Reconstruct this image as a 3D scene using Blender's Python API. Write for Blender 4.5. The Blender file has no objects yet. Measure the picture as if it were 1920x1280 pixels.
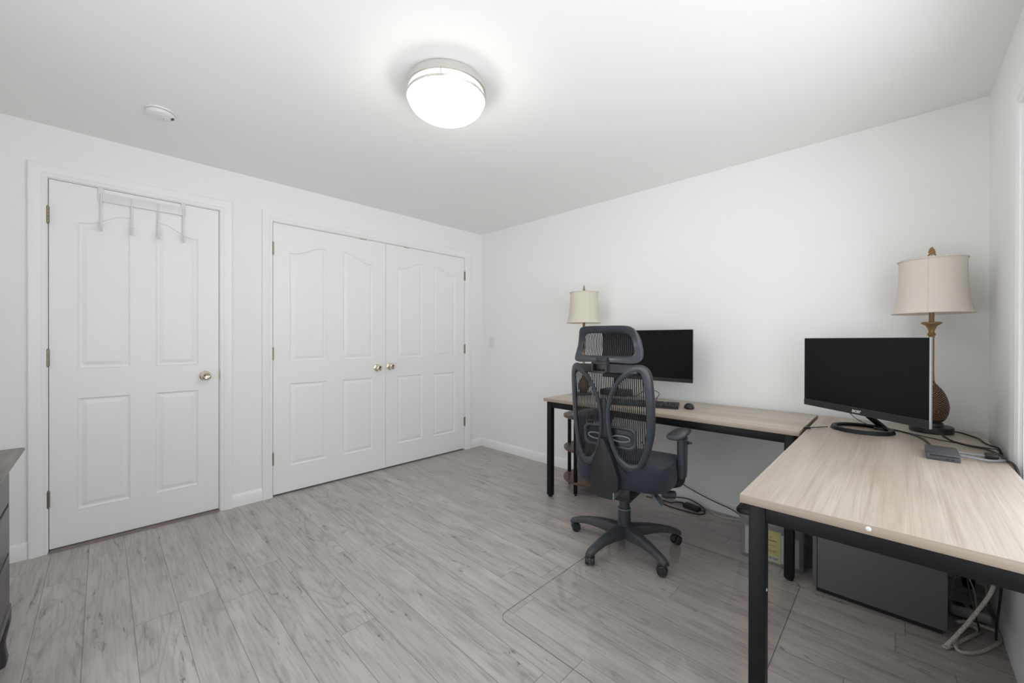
import bpy, bmesh, math, random
from mathutils import Vector, Matrix
random.seed(7)
PI = math.pi
scene = bpy.context.scene
COL = scene.collection
V = Vector

# ------------------------------------------------------------------ mesh helper
class MB:
    def __init__(s):
        s.bm = bmesh.new()

    def quad(s, *pts):
        return s.bm.faces.new([s.bm.verts.new(p) for p in pts])

    def box(s, lo, hi, bevel=0.0, seg=2, mat=None):
        lo, hi = V(lo), V(hi)
        t = bmesh.new()
        bmesh.ops.create_cube(t, size=1.0)
        c, d = (lo + hi) / 2, hi - lo
        for v in t.verts:
            v.co = V((c.x + v.co.x * d.x, c.y + v.co.y * d.y, c.z + v.co.z * d.z))
        if bevel > 0:
            bmesh.ops.bevel(t, geom=t.edges[:], offset=bevel, segments=seg, profile=0.5, affect='EDGES')
        if mat is not None:
            bmesh.ops.transform(t, matrix=mat, verts=t.verts[:])
        s.merge(t)

    def merge(s, t):
        mp = {}
        for v in t.verts:
            mp[v] = s.bm.verts.new(v.co)
        for f in t.faces:
            try:
                s.bm.faces.new([mp[v] for v in f.verts])
            except ValueError:
                pass
        t.free()

    def rings(s, rings, closed_ring=True, closed_path=False, caps=True):
        vs = [[s.bm.verts.new(p) for p in r] for r in rings]
        n = len(vs[0])
        m = len(vs)
        for i in range(m if closed_path else m - 1):
            a, b = vs[i], vs[(i + 1) % m]
            for k in range(n if closed_ring else n - 1):
                q = (k + 1) % n
                s.bm.faces.new((a[k], a[q], b[q], b[k]))
        if caps and not closed_path and closed_ring:
            s.bm.faces.new(list(reversed(vs[0])))
            s.bm.faces.new(vs[-1])

    def tube(s, pts, r, seg=10, closed=False, sy=1.0):
        pts = [V(p) for p in pts]
        n = len(pts)
        rs = r if isinstance(r, (list, tuple)) else [r] * n
        tang = []
        for i in range(n):
            if closed:
                t = pts[(i + 1) % n] - pts[i - 1]
            else:
                t = pts[min(i + 1, n - 1)] - pts[max(i - 1, 0)]
            tang.append(t.normalized())
        up = V((0, 0, 1))
        if abs(tang[0].z) > 0.9:
            up = V((1, 0, 0))
        nrm = (up - tang[0] * up.dot(tang[0])).normalized()
        rings = []
        for i in range(n):
            nrm = (nrm - tang[i] * nrm.dot(tang[i]))
            nrm = nrm.normalized() if nrm.length > 1e-6 else V((1, 0, 0))
            b = tang[i].cross(nrm)
            rings.append([pts[i] + (nrm * math.cos(a) * rs[i] + b * math.sin(a) * rs[i] * sy)
                          for a in [2 * PI * k / seg for k in range(seg)]])
        s.rings(rings, closed_path=closed)

    def lathe(s, prof, seg=32, mat=None, c=(0, 0, 0)):
        c = V(c)
        rings = []
        for r, z in prof:
            r = max(r, 1e-4)
            ring = [V((r * math.cos(2 * PI * k / seg), r * math.sin(2 * PI * k / seg), z)) for k in range(seg)]
            if mat is not None:
                ring = [mat @ p for p in ring]
            rings.append([p + c for p in ring])
        s.rings(rings)

    def prism(s, poly, axis, a, b, bevel=0.0):
        """poly: list of 2-D points extruded along axis between a and b"""
        def mk(p, t):
            if axis == 'z': return V((p[0], p[1], t))
            if axis == 'y': return V((p[0], t, p[1]))
            return V((t, p[0], p[1]))
        t = bmesh.new()
        lo = [t.verts.new(mk(p, a)) for p in poly]
        hi = [t.verts.new(mk(p, b)) for p in poly]
        n = len(poly)
        for i in range(n):
            t.faces.new((lo[i], lo[(i + 1) % n], hi[(i + 1) % n], hi[i]))
        t.faces.new(list(reversed(lo)))
        t.faces.new(hi)
        if bevel > 0:
            ed = [e for e in t.edges if (e.verts[0] in lo) == (e.verts[1] in lo)]
            bmesh.ops.bevel(t, geom=ed, offset=bevel, segments=2, profile=0.5, affect='EDGES')
        s.merge(t)

    def ball(s, c, r, sc=(1, 1, 1), u=20, v=12):
        t = bmesh.new()
        bmesh.ops.create_uvsphere(t, u_segments=u, v_segments=v, radius=r)
        for w in t.verts:
            w.co = V((c[0] + w.co.x * sc[0], c[1] + w.co.y * sc[1], c[2] + w.co.z * sc[2]))
        s.merge(t)

    def build(s, name, mat, parent=None, loc=(0, 0, 0), ang=35):
        bm = s.bm
        bmesh.ops.recalc_face_normals(bm, faces=bm.faces[:])
        lim = math.radians(ang)
        for f in bm.faces:
            f.smooth = True
        for e in bm.edges:
            if len(e.link_faces) == 2:
                if e.calc_face_angle(0) > lim:
                    e.smooth = False
            else:
                e.smooth = False
        me = bpy.data.meshes.new(name)
        bm.to_mesh(me)
        bm.free()
        me.materials.append(mat)
        o = bpy.data.objects.new(name, me)
        COL.objects.link(o)
        o.location = loc
        if parent is not None:
            o.parent = parent
        return o


def cat(pts, n=6, closed=False):
    """Catmull-Rom through the points"""
    P = [V(p) for p in pts]
    m = len(P)
    out = []
    for i in range(m if closed else m - 1):
        if closed:
            a, b, c, d = P[i - 1], P[i], P[(i + 1) % m], P[(i + 2) % m]
        else:
            a, b, c, d = P[max(i - 1, 0)], P[i], P[i + 1], P[min(i + 2, m - 1)]
        for k in range(n):
            t = k / n
            out.append(0.5 * ((2 * b) + (c - a) * t + (2 * a - 5 * b + 4 * c - d) * t * t + (3 * b - a - 3 * c + d) * t ** 3))
    if not closed:
        out.append(P[-1])
    return out


def tag(o, label=None, cat_=None, group=None, kind=None):
    if label: o['label'] = label
    if cat_: o['category'] = cat_
    if group: o['group'] = group
    if kind: o['kind'] = kind
    return o


def thing(name, label, cat_, loc=(0, 0, 0), rz=0.0, group=None):
    o = bpy.data.objects.new(name, None)
    COL.objects.link(o)
    o.empty_display_size = 0.1
    o.location = loc
    o.rotation_euler = (0, 0, rz)
    return tag(o, label, cat_, group)


def adopt(child, parent):
    child.parent = parent
    child.matrix_parent_inverse = (Matrix.Translation(parent.location) @ parent.rotation_euler.to_matrix().to_4x4()).inverted()
    return child


def struct(o):
    o['kind'] = 'structure'
    return o


def rrect(w, h, r, n=5, cx=0, cy=0):
    pts = []
    for (sx, sy, a0) in ((1, 1, 0), (-1, 1, 90), (-1, -1, 180), (1, -1, 270)):
        for k in range(n + 1):
            a = math.radians(a0 + 90 * k / n)
            pts.append((cx + sx * (w / 2 - r) + r * math.cos(a), cy + sy * (h / 2 - r) + r * math.sin(a)))
    return pts

# ------------------------------------------------------------------ materials
def new_mat(name):
    m = bpy.data.materials.new(name)
    m.use_nodes = True
    nt = m.node_tree
    b = nt.nodes['Principled BSDF']
    return m, nt, b


class NT:
    def __init__(s, nt):
        s.nt = nt

    def n(s, typ, **kw):
        o = s.nt.nodes.new(typ)
        for k, v in kw.items():
            setattr(o, k, v)
        return o

    def link(s, a, b):
        s.nt.links.new(a, b)

    def math(s, op, a, b=None, c=None):
        o = s.n('ShaderNodeMath', operation=op)
        for i, x in enumerate((a, b, c)):
            if x is None: continue
            if isinstance(x, (int, float)):
                o.inputs[i].default_value = x
            else:
                s.link(x, o.inputs[i])
        return o.outputs[0]

    def mix(s, f, a, b, blend='MIX'):
        o = s.n('ShaderNodeMix', data_type='RGBA', blend_type=blend)
        for i, x in ((0, f), (6, a), (7, b)):
            if isinstance(x, (int, float)):
                o.inputs[i].default_value = x
            elif isinstance(x, tuple):
                o.inputs[i].default_value = x
            else:
                s.link(x, o.inputs[i])
        return o.outputs[2]

    def noise(s, vec, scale, detail=3, rough=0.5, dist=0.0):
        o = s.n('ShaderNodeTexNoise')
        o.inputs['Scale'].default_value = scale
        o.inputs['Detail'].default_value = detail
        o.inputs['Roughness'].default_value = rough
        o.inputs['Distortion'].default_value = dist
        if vec is not None: s.link(vec, o.inputs['Vector'])
        return o.outputs['Fac']

    def ramp(s, f, stops):
        o = s.n('ShaderNodeValToRGB')
        el = o.color_ramp.elements
        while len(el) > 1: el.remove(el[-1])
        el[0].position = stops[0][0]; el[0].color = stops[0][1]
        for p, c in stops[1:]:
            e = el.new(p); e.color = c
        s.link(f, o.inputs[0])
        return o.outputs[0]

    def mapr(s, f, a, b, c, d):
        o = s.n('ShaderNodeMapRange')
        for i, x in enumerate((f, a, b, c, d)):
            if isinstance(x, (int, float)): o.inputs[i].default_value = x
            else: s.link(x, o.inputs[i])
        return o.outputs[0]

    def coords(s, scale=(1, 1, 1), kind='Object'):
        t = s.n('ShaderNodeTexCoord')
        m = s.n('ShaderNodeMapping')
        m.inputs['Scale'].default_value = scale
        s.link(t.outputs[kind], m.inputs['Vector'])
        return m.outputs[0]

    def bump(s, h, strength, dist, b):
        o = s.n('ShaderNodeBump')
        o.inputs['Strength'].default_value = strength
        o.inputs['Distance'].default_value = dist
        s.link(h, o.inputs['Height'])
        s.link(o.outputs[0], b.inputs['Normal'])


def plain(name, col, rough=0.5, metal=0.0, var=0.06, vscale=12.0, bump=0.0, bscale=300, spec=0.5):
    m, nt, b = new_mat(name)
    N = NT(nt)
    c = N.coords()
    f = N.noise(c, vscale, 3)
    k = tuple(x * (1 - var) for x in col) + (1,)
    k2 = tuple(min(1, x * (1 + var)) for x in col) + (1,)
    N.link(N.mix(f, k, k2), b.inputs['Base Color'])
    b.inputs['Roughness'].default_value = rough
    b.inputs['Metallic'].default_value = metal
    b.inputs['Specular IOR Level'].default_value = spec
    if bump > 0:
        N.bump(N.noise(c, bscale, 2), bump, 0.002, b)
    return m


M = {}
M['wall'] = plain('wall_paint', (0.885, 0.882, 0.872), 0.75, var=0.012, vscale=2.0, bump=0.05, bscale=160)
M['ceiling'] = plain('ceiling_paint', (0.90, 0.898, 0.892), 0.85, var=0.01, vscale=2.0, bump=0.05, bscale=140)
M['trim'] = plain('trim_gloss_white', (0.885, 0.885, 0.88), 0.38, var=0.008, vscale=3.0)
M['door'] = plain('door_white', (0.885, 0.885, 0.878), 0.42, var=0.008, vscale=3.0, bump=0.03, bscale=90)
M['white_plastic'] = plain('white_plastic', (0.80, 0.80, 0.79), 0.4, var=0.01)
M['hook_white'] = plain('white_enamel', (0.78, 0.78, 0.765), 0.3, var=0.01)
M['brass'] = plain('antique_brass', (0.30, 0.255, 0.185), 0.32, metal=1.0, var=0.12, vscale=60)
M['brass_pol'] = plain('polished_brass', (0.80, 0.73, 0.58), 0.12, metal=1.0, var=0.04)
M['nickel'] = plain('brushed_nickel', (0.72, 0.70, 0.67), 0.32, metal=0.85, var=0.05)
M['metal_black'] = plain('black_powder_coat', (0.0065, 0.007, 0.0085), 0.45, var=0.1, bump=0.06, bscale=700, spec=0.25)
M['plastic_black'] = plain('black_plastic', (0.016, 0.017, 0.02), 0.38, var=0.1, bump=0.04, bscale=600)
M['plastic_frame'] = plain('charcoal_plastic', (0.038, 0.044, 0.053), 0.33, var=0.08, bump=0.05, bscale=500)
M['plastic_dusty'] = plain('dusty_charcoal_plastic', (0.046, 0.050, 0.056), 0.45, var=0.35, vscale=18, bump=0.05, bscale=500)
M['mesh_thread'] = plain('black_mesh_thread', (0.010, 0.0105, 0.012), 0.7, var=0.05)
M['rubber'] = plain('black_rubber', (0.015, 0.015, 0.016), 0.55, var=0.05)
M['cable'] = plain('black_cable', (0.012, 0.011, 0.011), 0.4, var=0.05)
M['cable_grey'] = plain('grey_cable', (0.20, 0.21, 0.23), 0.4, var=0.05)
M['cable_white'] = plain('white_cable', (0.62, 0.62, 0.60), 0.45, var=0.03)
M['screen'] = plain('screen_panel', (0.004, 0.004, 0.0045), 0.25, var=0.02, spec=0.22)
M['bezel'] = plain('monitor_bezel', (0.020, 0.019, 0.019), 0.35, var=0.05)
M['silver'] = plain('silver_edge', (0.36, 0.38, 0.40), 0.3, metal=0.7, var=0.04)
M['logo'] = plain('logo_silver', (0.62, 0.61, 0.59), 0.35, var=0.02)
M['cab_grey'] = plain('grey_steel_paint', (0.115, 0.110, 0.105), 0.5, var=0.04, bump=0.06, bscale=500)
M['yellow'] = plain('yellow_paper', (0.80, 0.66, 0.05), 0.6, var=0.04)
M['paper'] = plain('white_paper', (0.74, 0.73, 0.71), 0.7, var=0.02)
M['ink'] = plain('dark_ink', (0.05, 0.05, 0.05), 0.7, var=0.02)
M['dark_void'] = plain('dark_gap', (0.02, 0.018, 0.016), 0.9, var=0.1)
M['sill_wood'] = plain('brown_threshold', (0.20, 0.16, 0.145), 0.5, var=0.12, vscale=25)
M['lid'] = plain('black_lid', (0.018, 0.017, 0.016), 0.28, var=0.05)
M['minipc'] = plain('grey_steel_case', (0.085, 0.09, 0.10), 0.42, metal=0.3, var=0.12, vscale=25)
M['adapter'] = plain('power_brick', (0.02, 0.019, 0.018), 0.45, var=0.05)
M['strip'] = plain('grey_strip_plastic', (0.30, 0.28, 0.26), 0.45, var=0.05)
M['lever'] = plain('grey_ribbed_plastic', (0.14, 0.155, 0.17), 0.45, var=0.1)
M['key'] = plain('keycap_black', (0.030, 0.032, 0.036), 0.45, var=0.05)
M['gold'] = plain('aged_gold', (0.34, 0.21, 0.095), 0.42, metal=0.55, var=0.25, vscale=70, bump=0.15, bscale=120)
M['bronze'] = plain('dark_bronze', (0.10, 0.06, 0.032), 0.4, metal=0.4, var=0.25, vscale=60)
M['gold_dark'] = plain('aged_bronze_pole', (0.30, 0.185, 0.095), 0.45, metal=0.4, var=0.2, vscale=60)


def mat_floor():
    m, nt, b = new_mat('grey_oak_laminate')
    N = NT(nt)
    tc = N.n('ShaderNodeTexCoord')
    sp = N.n('ShaderNodeSeparateXYZ')
    N.link(tc.outputs['Object'], sp.inputs[0])
    X, Y = sp.outputs[0], sp.outputs[1]
    PW, PL = 0.1445, 1.28
    ry = N.math('DIVIDE', N.math('ADD', Y, 3.05 + PW * 20), PW)
    row = N.math('FLOOR', ry)
    fy = N.math('FRACT', ry)
    wn = N.n('ShaderNodeTexWhiteNoise', noise_dimensions='1D')
    N.link(row, wn.inputs['W'])
    off = N.math('MULTIPLY', wn.outputs['Value'], PL)
    rx = N.math('DIVIDE', N.math('ADD', N.math('ADD', X, off), 10.0), PL)
    colm = N.math('FLOOR', rx)
    fx = N.math('FRACT', rx)
    cmb = N.n('ShaderNodeCombineXYZ')
    N.link(row, cmb.inputs[0]); N.link(colm, cmb.inputs[1])
    wn2 = N.n('ShaderNodeTexWhiteNoise', noise_dimensions='2D')
    N.link(cmb.outputs[0], wn2.inputs['Vector'])
    rnd = wn2.outputs['Value']
    # gaps
    dy = N.math('MULTIPLY', N.math('MINIMUM', fy, N.math('SUBTRACT', 1.0, fy)), PW)
    dx = N.math('MULTIPLY', N.math('MINIMUM', fx, N.math('SUBTRACT', 1.0, fx)), PL)
    gap = N.mapr(N.math('MINIMUM', dx, dy), 0.0, 0.0022, 1.0, 0.0)
    # per-plank shifted coordinates, stretched along X
    sx = N.math('ADD', X, N.math('MULTIPLY', rnd, 37.0))
    sy = N.math('ADD', Y, N.math('MULTIPLY', rnd, 11.0))
    g = N.n('ShaderNodeCombineXYZ')
    N.link(N.math('MULTIPLY', sx, 1.6), g.inputs[0]); N.link(N.math('MULTIPLY', sy, 9.0), g.inputs[1])
    g2 = N.n('ShaderNodeCombineXYZ')
    N.link(N.math('MULTIPLY', sx, 5.0), g2.inputs[0]); N.link(N.math('MULTIPLY', sy, 90.0), g2.inputs[1])
    g3 = N.n('ShaderNodeCombineXYZ')
    N.link(N.math('MULTIPLY', sx, 1.5), g3.inputs[0]); N.link(N.math('MULTIPLY', sy, 8.0), g3.inputs[1])
    big = N.noise(g.outputs[0], 1.6, 4, 0.55, 0.4)
    fine = N.noise(g2.outputs[0], 1.0, 3, 0.6)
    # cathedral rings
    w = N.math('SINE', N.math('MULTIPLY', N.noise(g3.outputs[0], 0.8, 1.5, 0.4, 0.3), 95.0))
    ringmask = N.mapr(N.noise(g3.outputs[0], 0.55, 1), 0.48, 0.62, 0.0, 1.0)
    ring = N.math('MULTIPLY', N.mapr(w, 0.35, 1.0, 0.0, 1.0), ringmask)
    # knots / cracks
    kn = N.noise(g3.outputs[0], 2.4, 5, 0.62, 0.8)
    crack_line = N.mapr(N.math('ABSOLUTE', N.math('SUBTRACT', N.noise(g.outputs[0], 1.1, 5, 0.6, 0.5), 0.5)), 0.0, 0.012, 1.0, 0.0)
    crack = N.math('MULTIPLY', crack_line, N.mapr(kn, 0.56, 0.63, 0.0, 1.0))
    smudge = N.mapr(kn, 0.56, 0.74, 0.0, 1.0)
    c = N.mix(N.mapr(big, 0.30, 0.70, 0.0, 1.0), (0.34, 0.298, 0.287, 1), (0.535, 0.485, 0.468, 1))
    c = N.mix(N.mapr(rnd, 0, 1, 0.0, 0.42), c, (0.37, 0.328, 0.317, 1))
    c = N.mix(N.mapr(fine, 0.35, 0.75, 0.0, 0.30), c, (0.62, 0.575, 0.555, 1))
    c = N.mix(N.mapr(fine, 0.5, 0.25, 0.0, 0.28), c, (0.14, 0.118, 0.11, 1))
    c = N.mix(N.math('MULTIPLY', ring, 0.22), c, (0.12, 0.10, 0.093, 1))
    c = N.mix(N.math('MULTIPLY', smudge, 0.42), c, (0.095, 0.08, 0.075, 1))
    c = N.mix(N.math('MULTIPLY', crack, 0.8), c, (0.04, 0.033, 0.031, 1))
    c = N.mix(N.math('MULTIPLY', gap, 0.65), c, (0.055, 0.047, 0.044, 1))
    N.link(c, b.inputs['Base Color'])
    N.link(N.mapr(fine, 0.3, 0.7, 0.42, 0.30), b.inputs['Roughness'])
    h = N.math('SUBTRACT', N.math('MULTIPLY', fine, 0.25), gap)
    N.bump(h, 0.16, 0.0012, b)
    return m


def mat_desk(axis):
    """pale oak laminate, grain running along the given object axis"""
    m, nt, b = new_mat('pale_oak_laminate_' + axis)
    N = NT(nt)
    tc = N.n('ShaderNodeTexCoord')
    sp = N.n('ShaderNodeSeparateXYZ')
    N.link(tc.outputs['Object'], sp.inputs[0])
    L = sp.outputs[0] if axis == 'x' else sp.outputs[1]
    W = sp.outputs[1] if axis == 'x' else sp.outputs[0]
    Z = sp.outputs[2]
    # edge bands: fine lines running along the edge
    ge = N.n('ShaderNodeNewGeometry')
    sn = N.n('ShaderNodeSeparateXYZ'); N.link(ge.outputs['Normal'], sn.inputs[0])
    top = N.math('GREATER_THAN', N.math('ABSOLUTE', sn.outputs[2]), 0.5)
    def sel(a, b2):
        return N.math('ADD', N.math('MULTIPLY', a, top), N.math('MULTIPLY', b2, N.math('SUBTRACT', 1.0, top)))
    L = sel(L, N.math('ADD', sp.outputs[0], sp.outputs[1]))
    W = sel(W, N.math('MULTIPLY', Z, 3.0))
    def vec(a, c):
        g = N.n('ShaderNodeCombineXYZ')
        N.link(N.math('MULTIPLY', L, a), g.inputs[0]); N.link(N.math('MULTIPLY', W, c), g.inputs[1])
        return g.outputs[0]
    broad = N.noise(vec(0.8, 7.0), 1.0, 3, 0.5, 0.3)
    fine = N.noise(vec(4.0, 160.0), 1.0, 2, 0.6)
    mid = N.noise(vec(0.9, 58.0), 1.0, 4, 0.66, 0.2)
    field = N.noise(vec(0.42, 4.6), 1.0, 1.0, 0.35, 0.2)
    rings = N.math('SINE', N.math('MULTIPLY', field, 190.0))
    rmask = N.mapr(N.noise(vec(0.5, 4.2), 1.3, 1), 0.46, 0.60, 0.0, 1.0)
    c = N.mix(N.mapr(broad, 0.3, 0.7, 0, 1), (0.43, 0.355, 0.285, 1), (0.575, 0.505, 0.435, 1))
    c = N.mix(N.mapr(mid, 0.52, 0.66, 0.0, 0.62), c, (0.36, 0.285, 0.225, 1))
    c = N.mix(N.mapr(mid, 0.45, 0.30, 0.0, 0.35), c, (0.74, 0.66, 0.57, 1))
    c = N.mix(N.mapr(fine, 0.45, 0.72, 0.0, 0.38), c, (0.33, 0.27, 0.225, 1))
    c = N.mix(N.math('MULTIPLY', N.math('MULTIPLY', N.mapr(rings, 0.35, 1.0, 0, 1), rmask), 0.20), c, (0.30, 0.245, 0.20, 1))
    c = N.mix(N.math('MULTIPLY', N.math('SUBTRACT', 1.0, top), 0.62), c, (0.30, 0.225, 0.165, 1))  # side faces darkened: painted shade of edges turned from the window
    N.link(c, b.inputs['Base Color'])
    b.inputs['Roughness'].default_value = 0.38
    N.bump(fine, 0.05, 0.001, b)
    return m


def mat_wood(name, c1, c2, scale=(3, 30, 3), rough=0.4):
    m, nt, b = new_mat(name)
    N = NT(nt)
    v = N.coords(scale)
    f = N.noise(v, 2.0, 4, 0.6, 0.4)
    N.link(N.mix(N.mapr(f, 0.3, 0.7, 0, 1), c1 + (1,), c2 + (1,)), b.inputs['Base Color'])
    b.inputs['Roughness'].default_value = rough
    N.bump(f, 0.05, 0.001, b)
    return m


def mat_fabric(name, c1, c2, scale=900, rough=0.9):
    m, nt, b = new_mat(name)
    N = NT(nt)
    c = N.coords()
    w1 = N.noise(c, scale, 2, 0.6)
    w2 = N.noise(c, 9, 3, 0.6)
    col = N.mix(N.mapr(w1, 0.35, 0.65, 0, 1), c1 + (1,), c2 + (1,))
    col = N.mix(N.mapr(w2, 0.45, 0.75, 0, 0.25), col, tuple(min(1, x * 1.5) for x in c2) + (1,))
    N.link(col, b.inputs['Base Color'])
    b.inputs['Roughness'].default_value = rough
    b.inputs['Sheen Weight'].default_value = 0.12
    N.bump(w1, 0.25, 0.001, b)
    return m


def mat_emit(name, col, strength):
    m, nt, b = new_mat(name)
    b.inputs['Base Color'].default_value = (0.9, 0.88, 0.83, 1)
    b.inputs['Emission Color'].default_value = col + (1,)
    b.inputs['Emission Strength'].default_value = strength
    b.inputs['Roughness'].default_value = 0.35
    N = NT(nt)
    f = N.noise(N.coords(), 6, 2)
    N.link(N.mapr(f, 0, 1, 0.3, 0.4), b.inputs['Roughness'])
    return m


def mat_thin(name, tint, spec_rough=0.03, gloss=1.0, diffuse=0.0, dcol=(0.5, 0.5, 0.5)):
    """thin clear sheet: tinted transparency with a fresnel reflection and some milky scatter"""
    m = bpy.data.materials.new(name)
    m.use_nodes = True
    nt = m.node_tree
    for n in list(nt.nodes): nt.nodes.remove(n)
    N = NT(nt)
    out = N.n('ShaderNodeOutputMaterial')
    tr = N.n('ShaderNodeBsdfTransparent'); tr.inputs[0].default_value = tint + (1,)
    gl = N.n('ShaderNodeBsdfGlossy'); gl.inputs['Roughness'].default_value = spec_rough
    gl.inputs['Color'].default_value = (1, 1, 1, 1)
    lw = N.n('ShaderNodeLayerWeight'); lw.inputs['Blend'].default_value = 0.5
    f = N.math('MULTIPLY', N.math('ADD', 0.04, N.math('MULTIPLY', 0.9, N.math('POWER', lw.outputs['Facing'], 5.0))), gloss)
    base = tr.outputs[0]
    if diffuse > 0:
        df = N.n('ShaderNodeBsdfDiffuse')
        nf = N.noise(N.coords(), 7, 3)
        N.link(N.mix(nf, tuple(x * 0.92 for x in dcol) + (1,), dcol + (1,)), df.inputs['Color'])
        tl = N.n('ShaderNodeBsdfTranslucent'); tl.inputs[0].default_value = dcol + (1,)
        md = N.n('ShaderNodeMixShader'); md.inputs[0].default_value = 0.4
        N.link(df.outputs[0], md.inputs[1]); N.link(tl.outputs[0], md.inputs[2])
        mx0 = N.n('ShaderNodeMixShader'); mx0.inputs[0].default_value = diffuse
        N.link(tr.outputs[0], mx0.inputs[1]); N.link(md.outputs[0], mx0.inputs[2])
        base = mx0.outputs[0]
    mx = N.n('ShaderNodeMixShader')
    N.link(f, mx.inputs[0]); N.link(base, mx.inputs[1]); N.link(gl.outputs[0], mx.inputs[2])
    N.link(mx.outputs[0], out.inputs[0])
    return m


def mat_shade(name, col):
    m, nt, b = new_mat(name)
    N = NT(nt)
    c = N.coords((60, 60, 6))
    f = N.noise(c, 4, 3)
    b.inputs['Roughness'].default_value = 0.85
    N.link(N.mix(f, tuple(x * 0.95 for x in col) + (1,), col + (1,)), b.inputs['Base Color'])
    out = nt.nodes['Material Output']
    tl = N.n('ShaderNodeBsdfTranslucent'); tl.inputs[0].default_value = col + (1,)
    mx = N.n('ShaderNodeMixShader'); mx.inputs[0].default_value = 0.25
    N.link(b.outputs[0], mx.inputs[1]); N.link(tl.outputs[0], mx.inputs[2])
    N.link(mx.outputs[0], out.inputs[0])
    return m


def mat_carved():
    """carved leaf relief: dark bronze with gilded ribs running in crossing directions"""
    m, nt, b = new_mat('carved_gilded_leaf')
    N = NT(nt)
    tc = N.n('ShaderNodeTexCoord')
    vo = N.n('ShaderNodeTexVoronoi'); vo.inputs['Scale'].default_value = 17.0
    N.link(tc.outputs['Object'], vo.inputs['Vector'])
    rot = N.n('ShaderNodeVectorRotate', rotation_type='Y_AXIS')
    N.link(tc.outputs['Object'], rot.inputs['Vector'])
    s = N.n('ShaderNodeSeparateColor'); N.link(vo.outputs['Color'], s.inputs[0])
    N.link(N.math('MULTIPLY', s.outputs[0], 6.28), rot.inputs['Angle'])
    wv = N.n('ShaderNodeTexWave'); wv.inputs['Scale'].default_value = 44.0
    wv.inputs['Distortion'].default_value = 2.6
    wv.inputs['Detail'].default_value = 1.0
    N.link(rot.outputs[0], wv.inputs['Vector'])
    f = wv.outputs['Fac']
    N.link(N.ramp(f, [(0.35, (0.030, 0.014, 0.009, 1)), (0.66, (0.12, 0.065, 0.032, 1)), (0.95, (0.38, 0.26, 0.14, 1))]), b.inputs['Base Color'])
    b.inputs['Roughness'].default_value = 0.45
    b.inputs['Metallic'].default_value = 0.3
    N.bump(f, 0.8, 0.004, b)
    return m


def mat_rope():
    m, nt, b = new_mat('braided_rope')
    N = NT(nt)
    tc = N.n('ShaderNodeTexCoord')
    vo = N.n('ShaderNodeTexVoronoi'); vo.inputs['Scale'].default_value = 300.0
    N.link(tc.outputs['Object'], vo.inputs['Vector'])
    d = vo.outputs['Distance']
    N.link(N.ramp(d, [(0.0, (0.62, 0.57, 0.49, 1)), (0.55, (0.50, 0.46, 0.40, 1)), (0.9, (0.24, 0.225, 0.205, 1))]), b.inputs['Base Color'])
    b.inputs['Roughness'].default_value = 0.9
    N.bump(N.math('SUBTRACT', 1.0, d), 0.8, 0.002, b)
    return m


M['floor'] = mat_floor()
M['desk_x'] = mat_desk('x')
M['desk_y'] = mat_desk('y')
M['walnut'] = mat_wood('walnut_board', (0.085, 0.052, 0.038), (0.17, 0.105, 0.08), (6, 40, 6), 0.38)
M['dresser_top'] = mat_wood('worn_grey_brown_wood', (0.10, 0.085, 0.075), (0.20, 0.165, 0.145), (3, 30, 3), 0.35)
M['dresser'] = mat_wood('dark_stained_wood', (0.020, 0.020, 0.022), (0.05, 0.048, 0.05), (3, 3, 24), 0.32)
M['seat_fabric'] = mat_fabric('navy_black_fabric', (0.010, 0.0125, 0.021), (0.022, 0.027, 0.043))
M['dome'] = mat_emit('lit_frosted_glass', (1.0, 0.965, 0.92), 9.5)
M['band'] = mat_emit('lit_glass_band', (1.0, 0.93, 0.80), 0.9)
M['pane'] = mat_thin('window_glass', (0.97, 0.985, 0.98))
M['mat_clear'] = mat_thin('clear_vinyl_sheet', (0.99, 0.99, 0.98), 0.06, 0.9, 0.015, (0.5, 0.5, 0.48))
M['mat_edge_shadow'] = plain('painted_edge_shadow', (0.17, 0.165, 0.16), 0.25, var=0.05)  # dark tone paints the shadow line along the mat's rim
M['tub'] = mat_thin('milky_clear_plastic', (0.95, 0.955, 0.965), 0.10, 1.0, 0.20, (0.70, 0.705, 0.72))
M['shade_big'] = mat_shade('warm_white_silk_shade', (0.875, 0.815, 0.75))
M['shade_small'] = mat_shade('cream_linen_shade', (0.83, 0.79, 0.68))
M['carved'] = mat_carved()
M['rope'] = mat_rope()

# ------------------------------------------------------------------ room shell
H = 2.379
XR = 3.705
YF = -3.72
T = 0.14

struct(MB_floor := (lambda b: (b.box((-T, YF - T, -0.1), (XR + T, T, 0.0)), b)[1])(MB()).build('floor', M['floor']))
struct((lambda b: (b.box((-T, YF - T, H), (XR + T, T, H + 0.1)), b)[1])(MB()).build('ceiling', M['ceiling']))
struct((lambda b: (b.box((-T, 0, 0), (XR + T, T, H)), b)[1])(MB()).build('wall_back', M['wall']))
FX0, FX1, FZ0, FZ1 = 1.64, 2.84, 0.10, 1.62  # opening of the added fill window
b = MB()
for (x0, x1, z0, z1) in ((-T, FX0, 0, H), (FX1, XR + T, 0, H), (FX0, FX1, 0, FZ0), (FX0, FX1, FZ1, H)):
    b.box((x0, YF - T, z0), (x1, YF, z1))
struct(b.build('wall_front', M['wall']))

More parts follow.
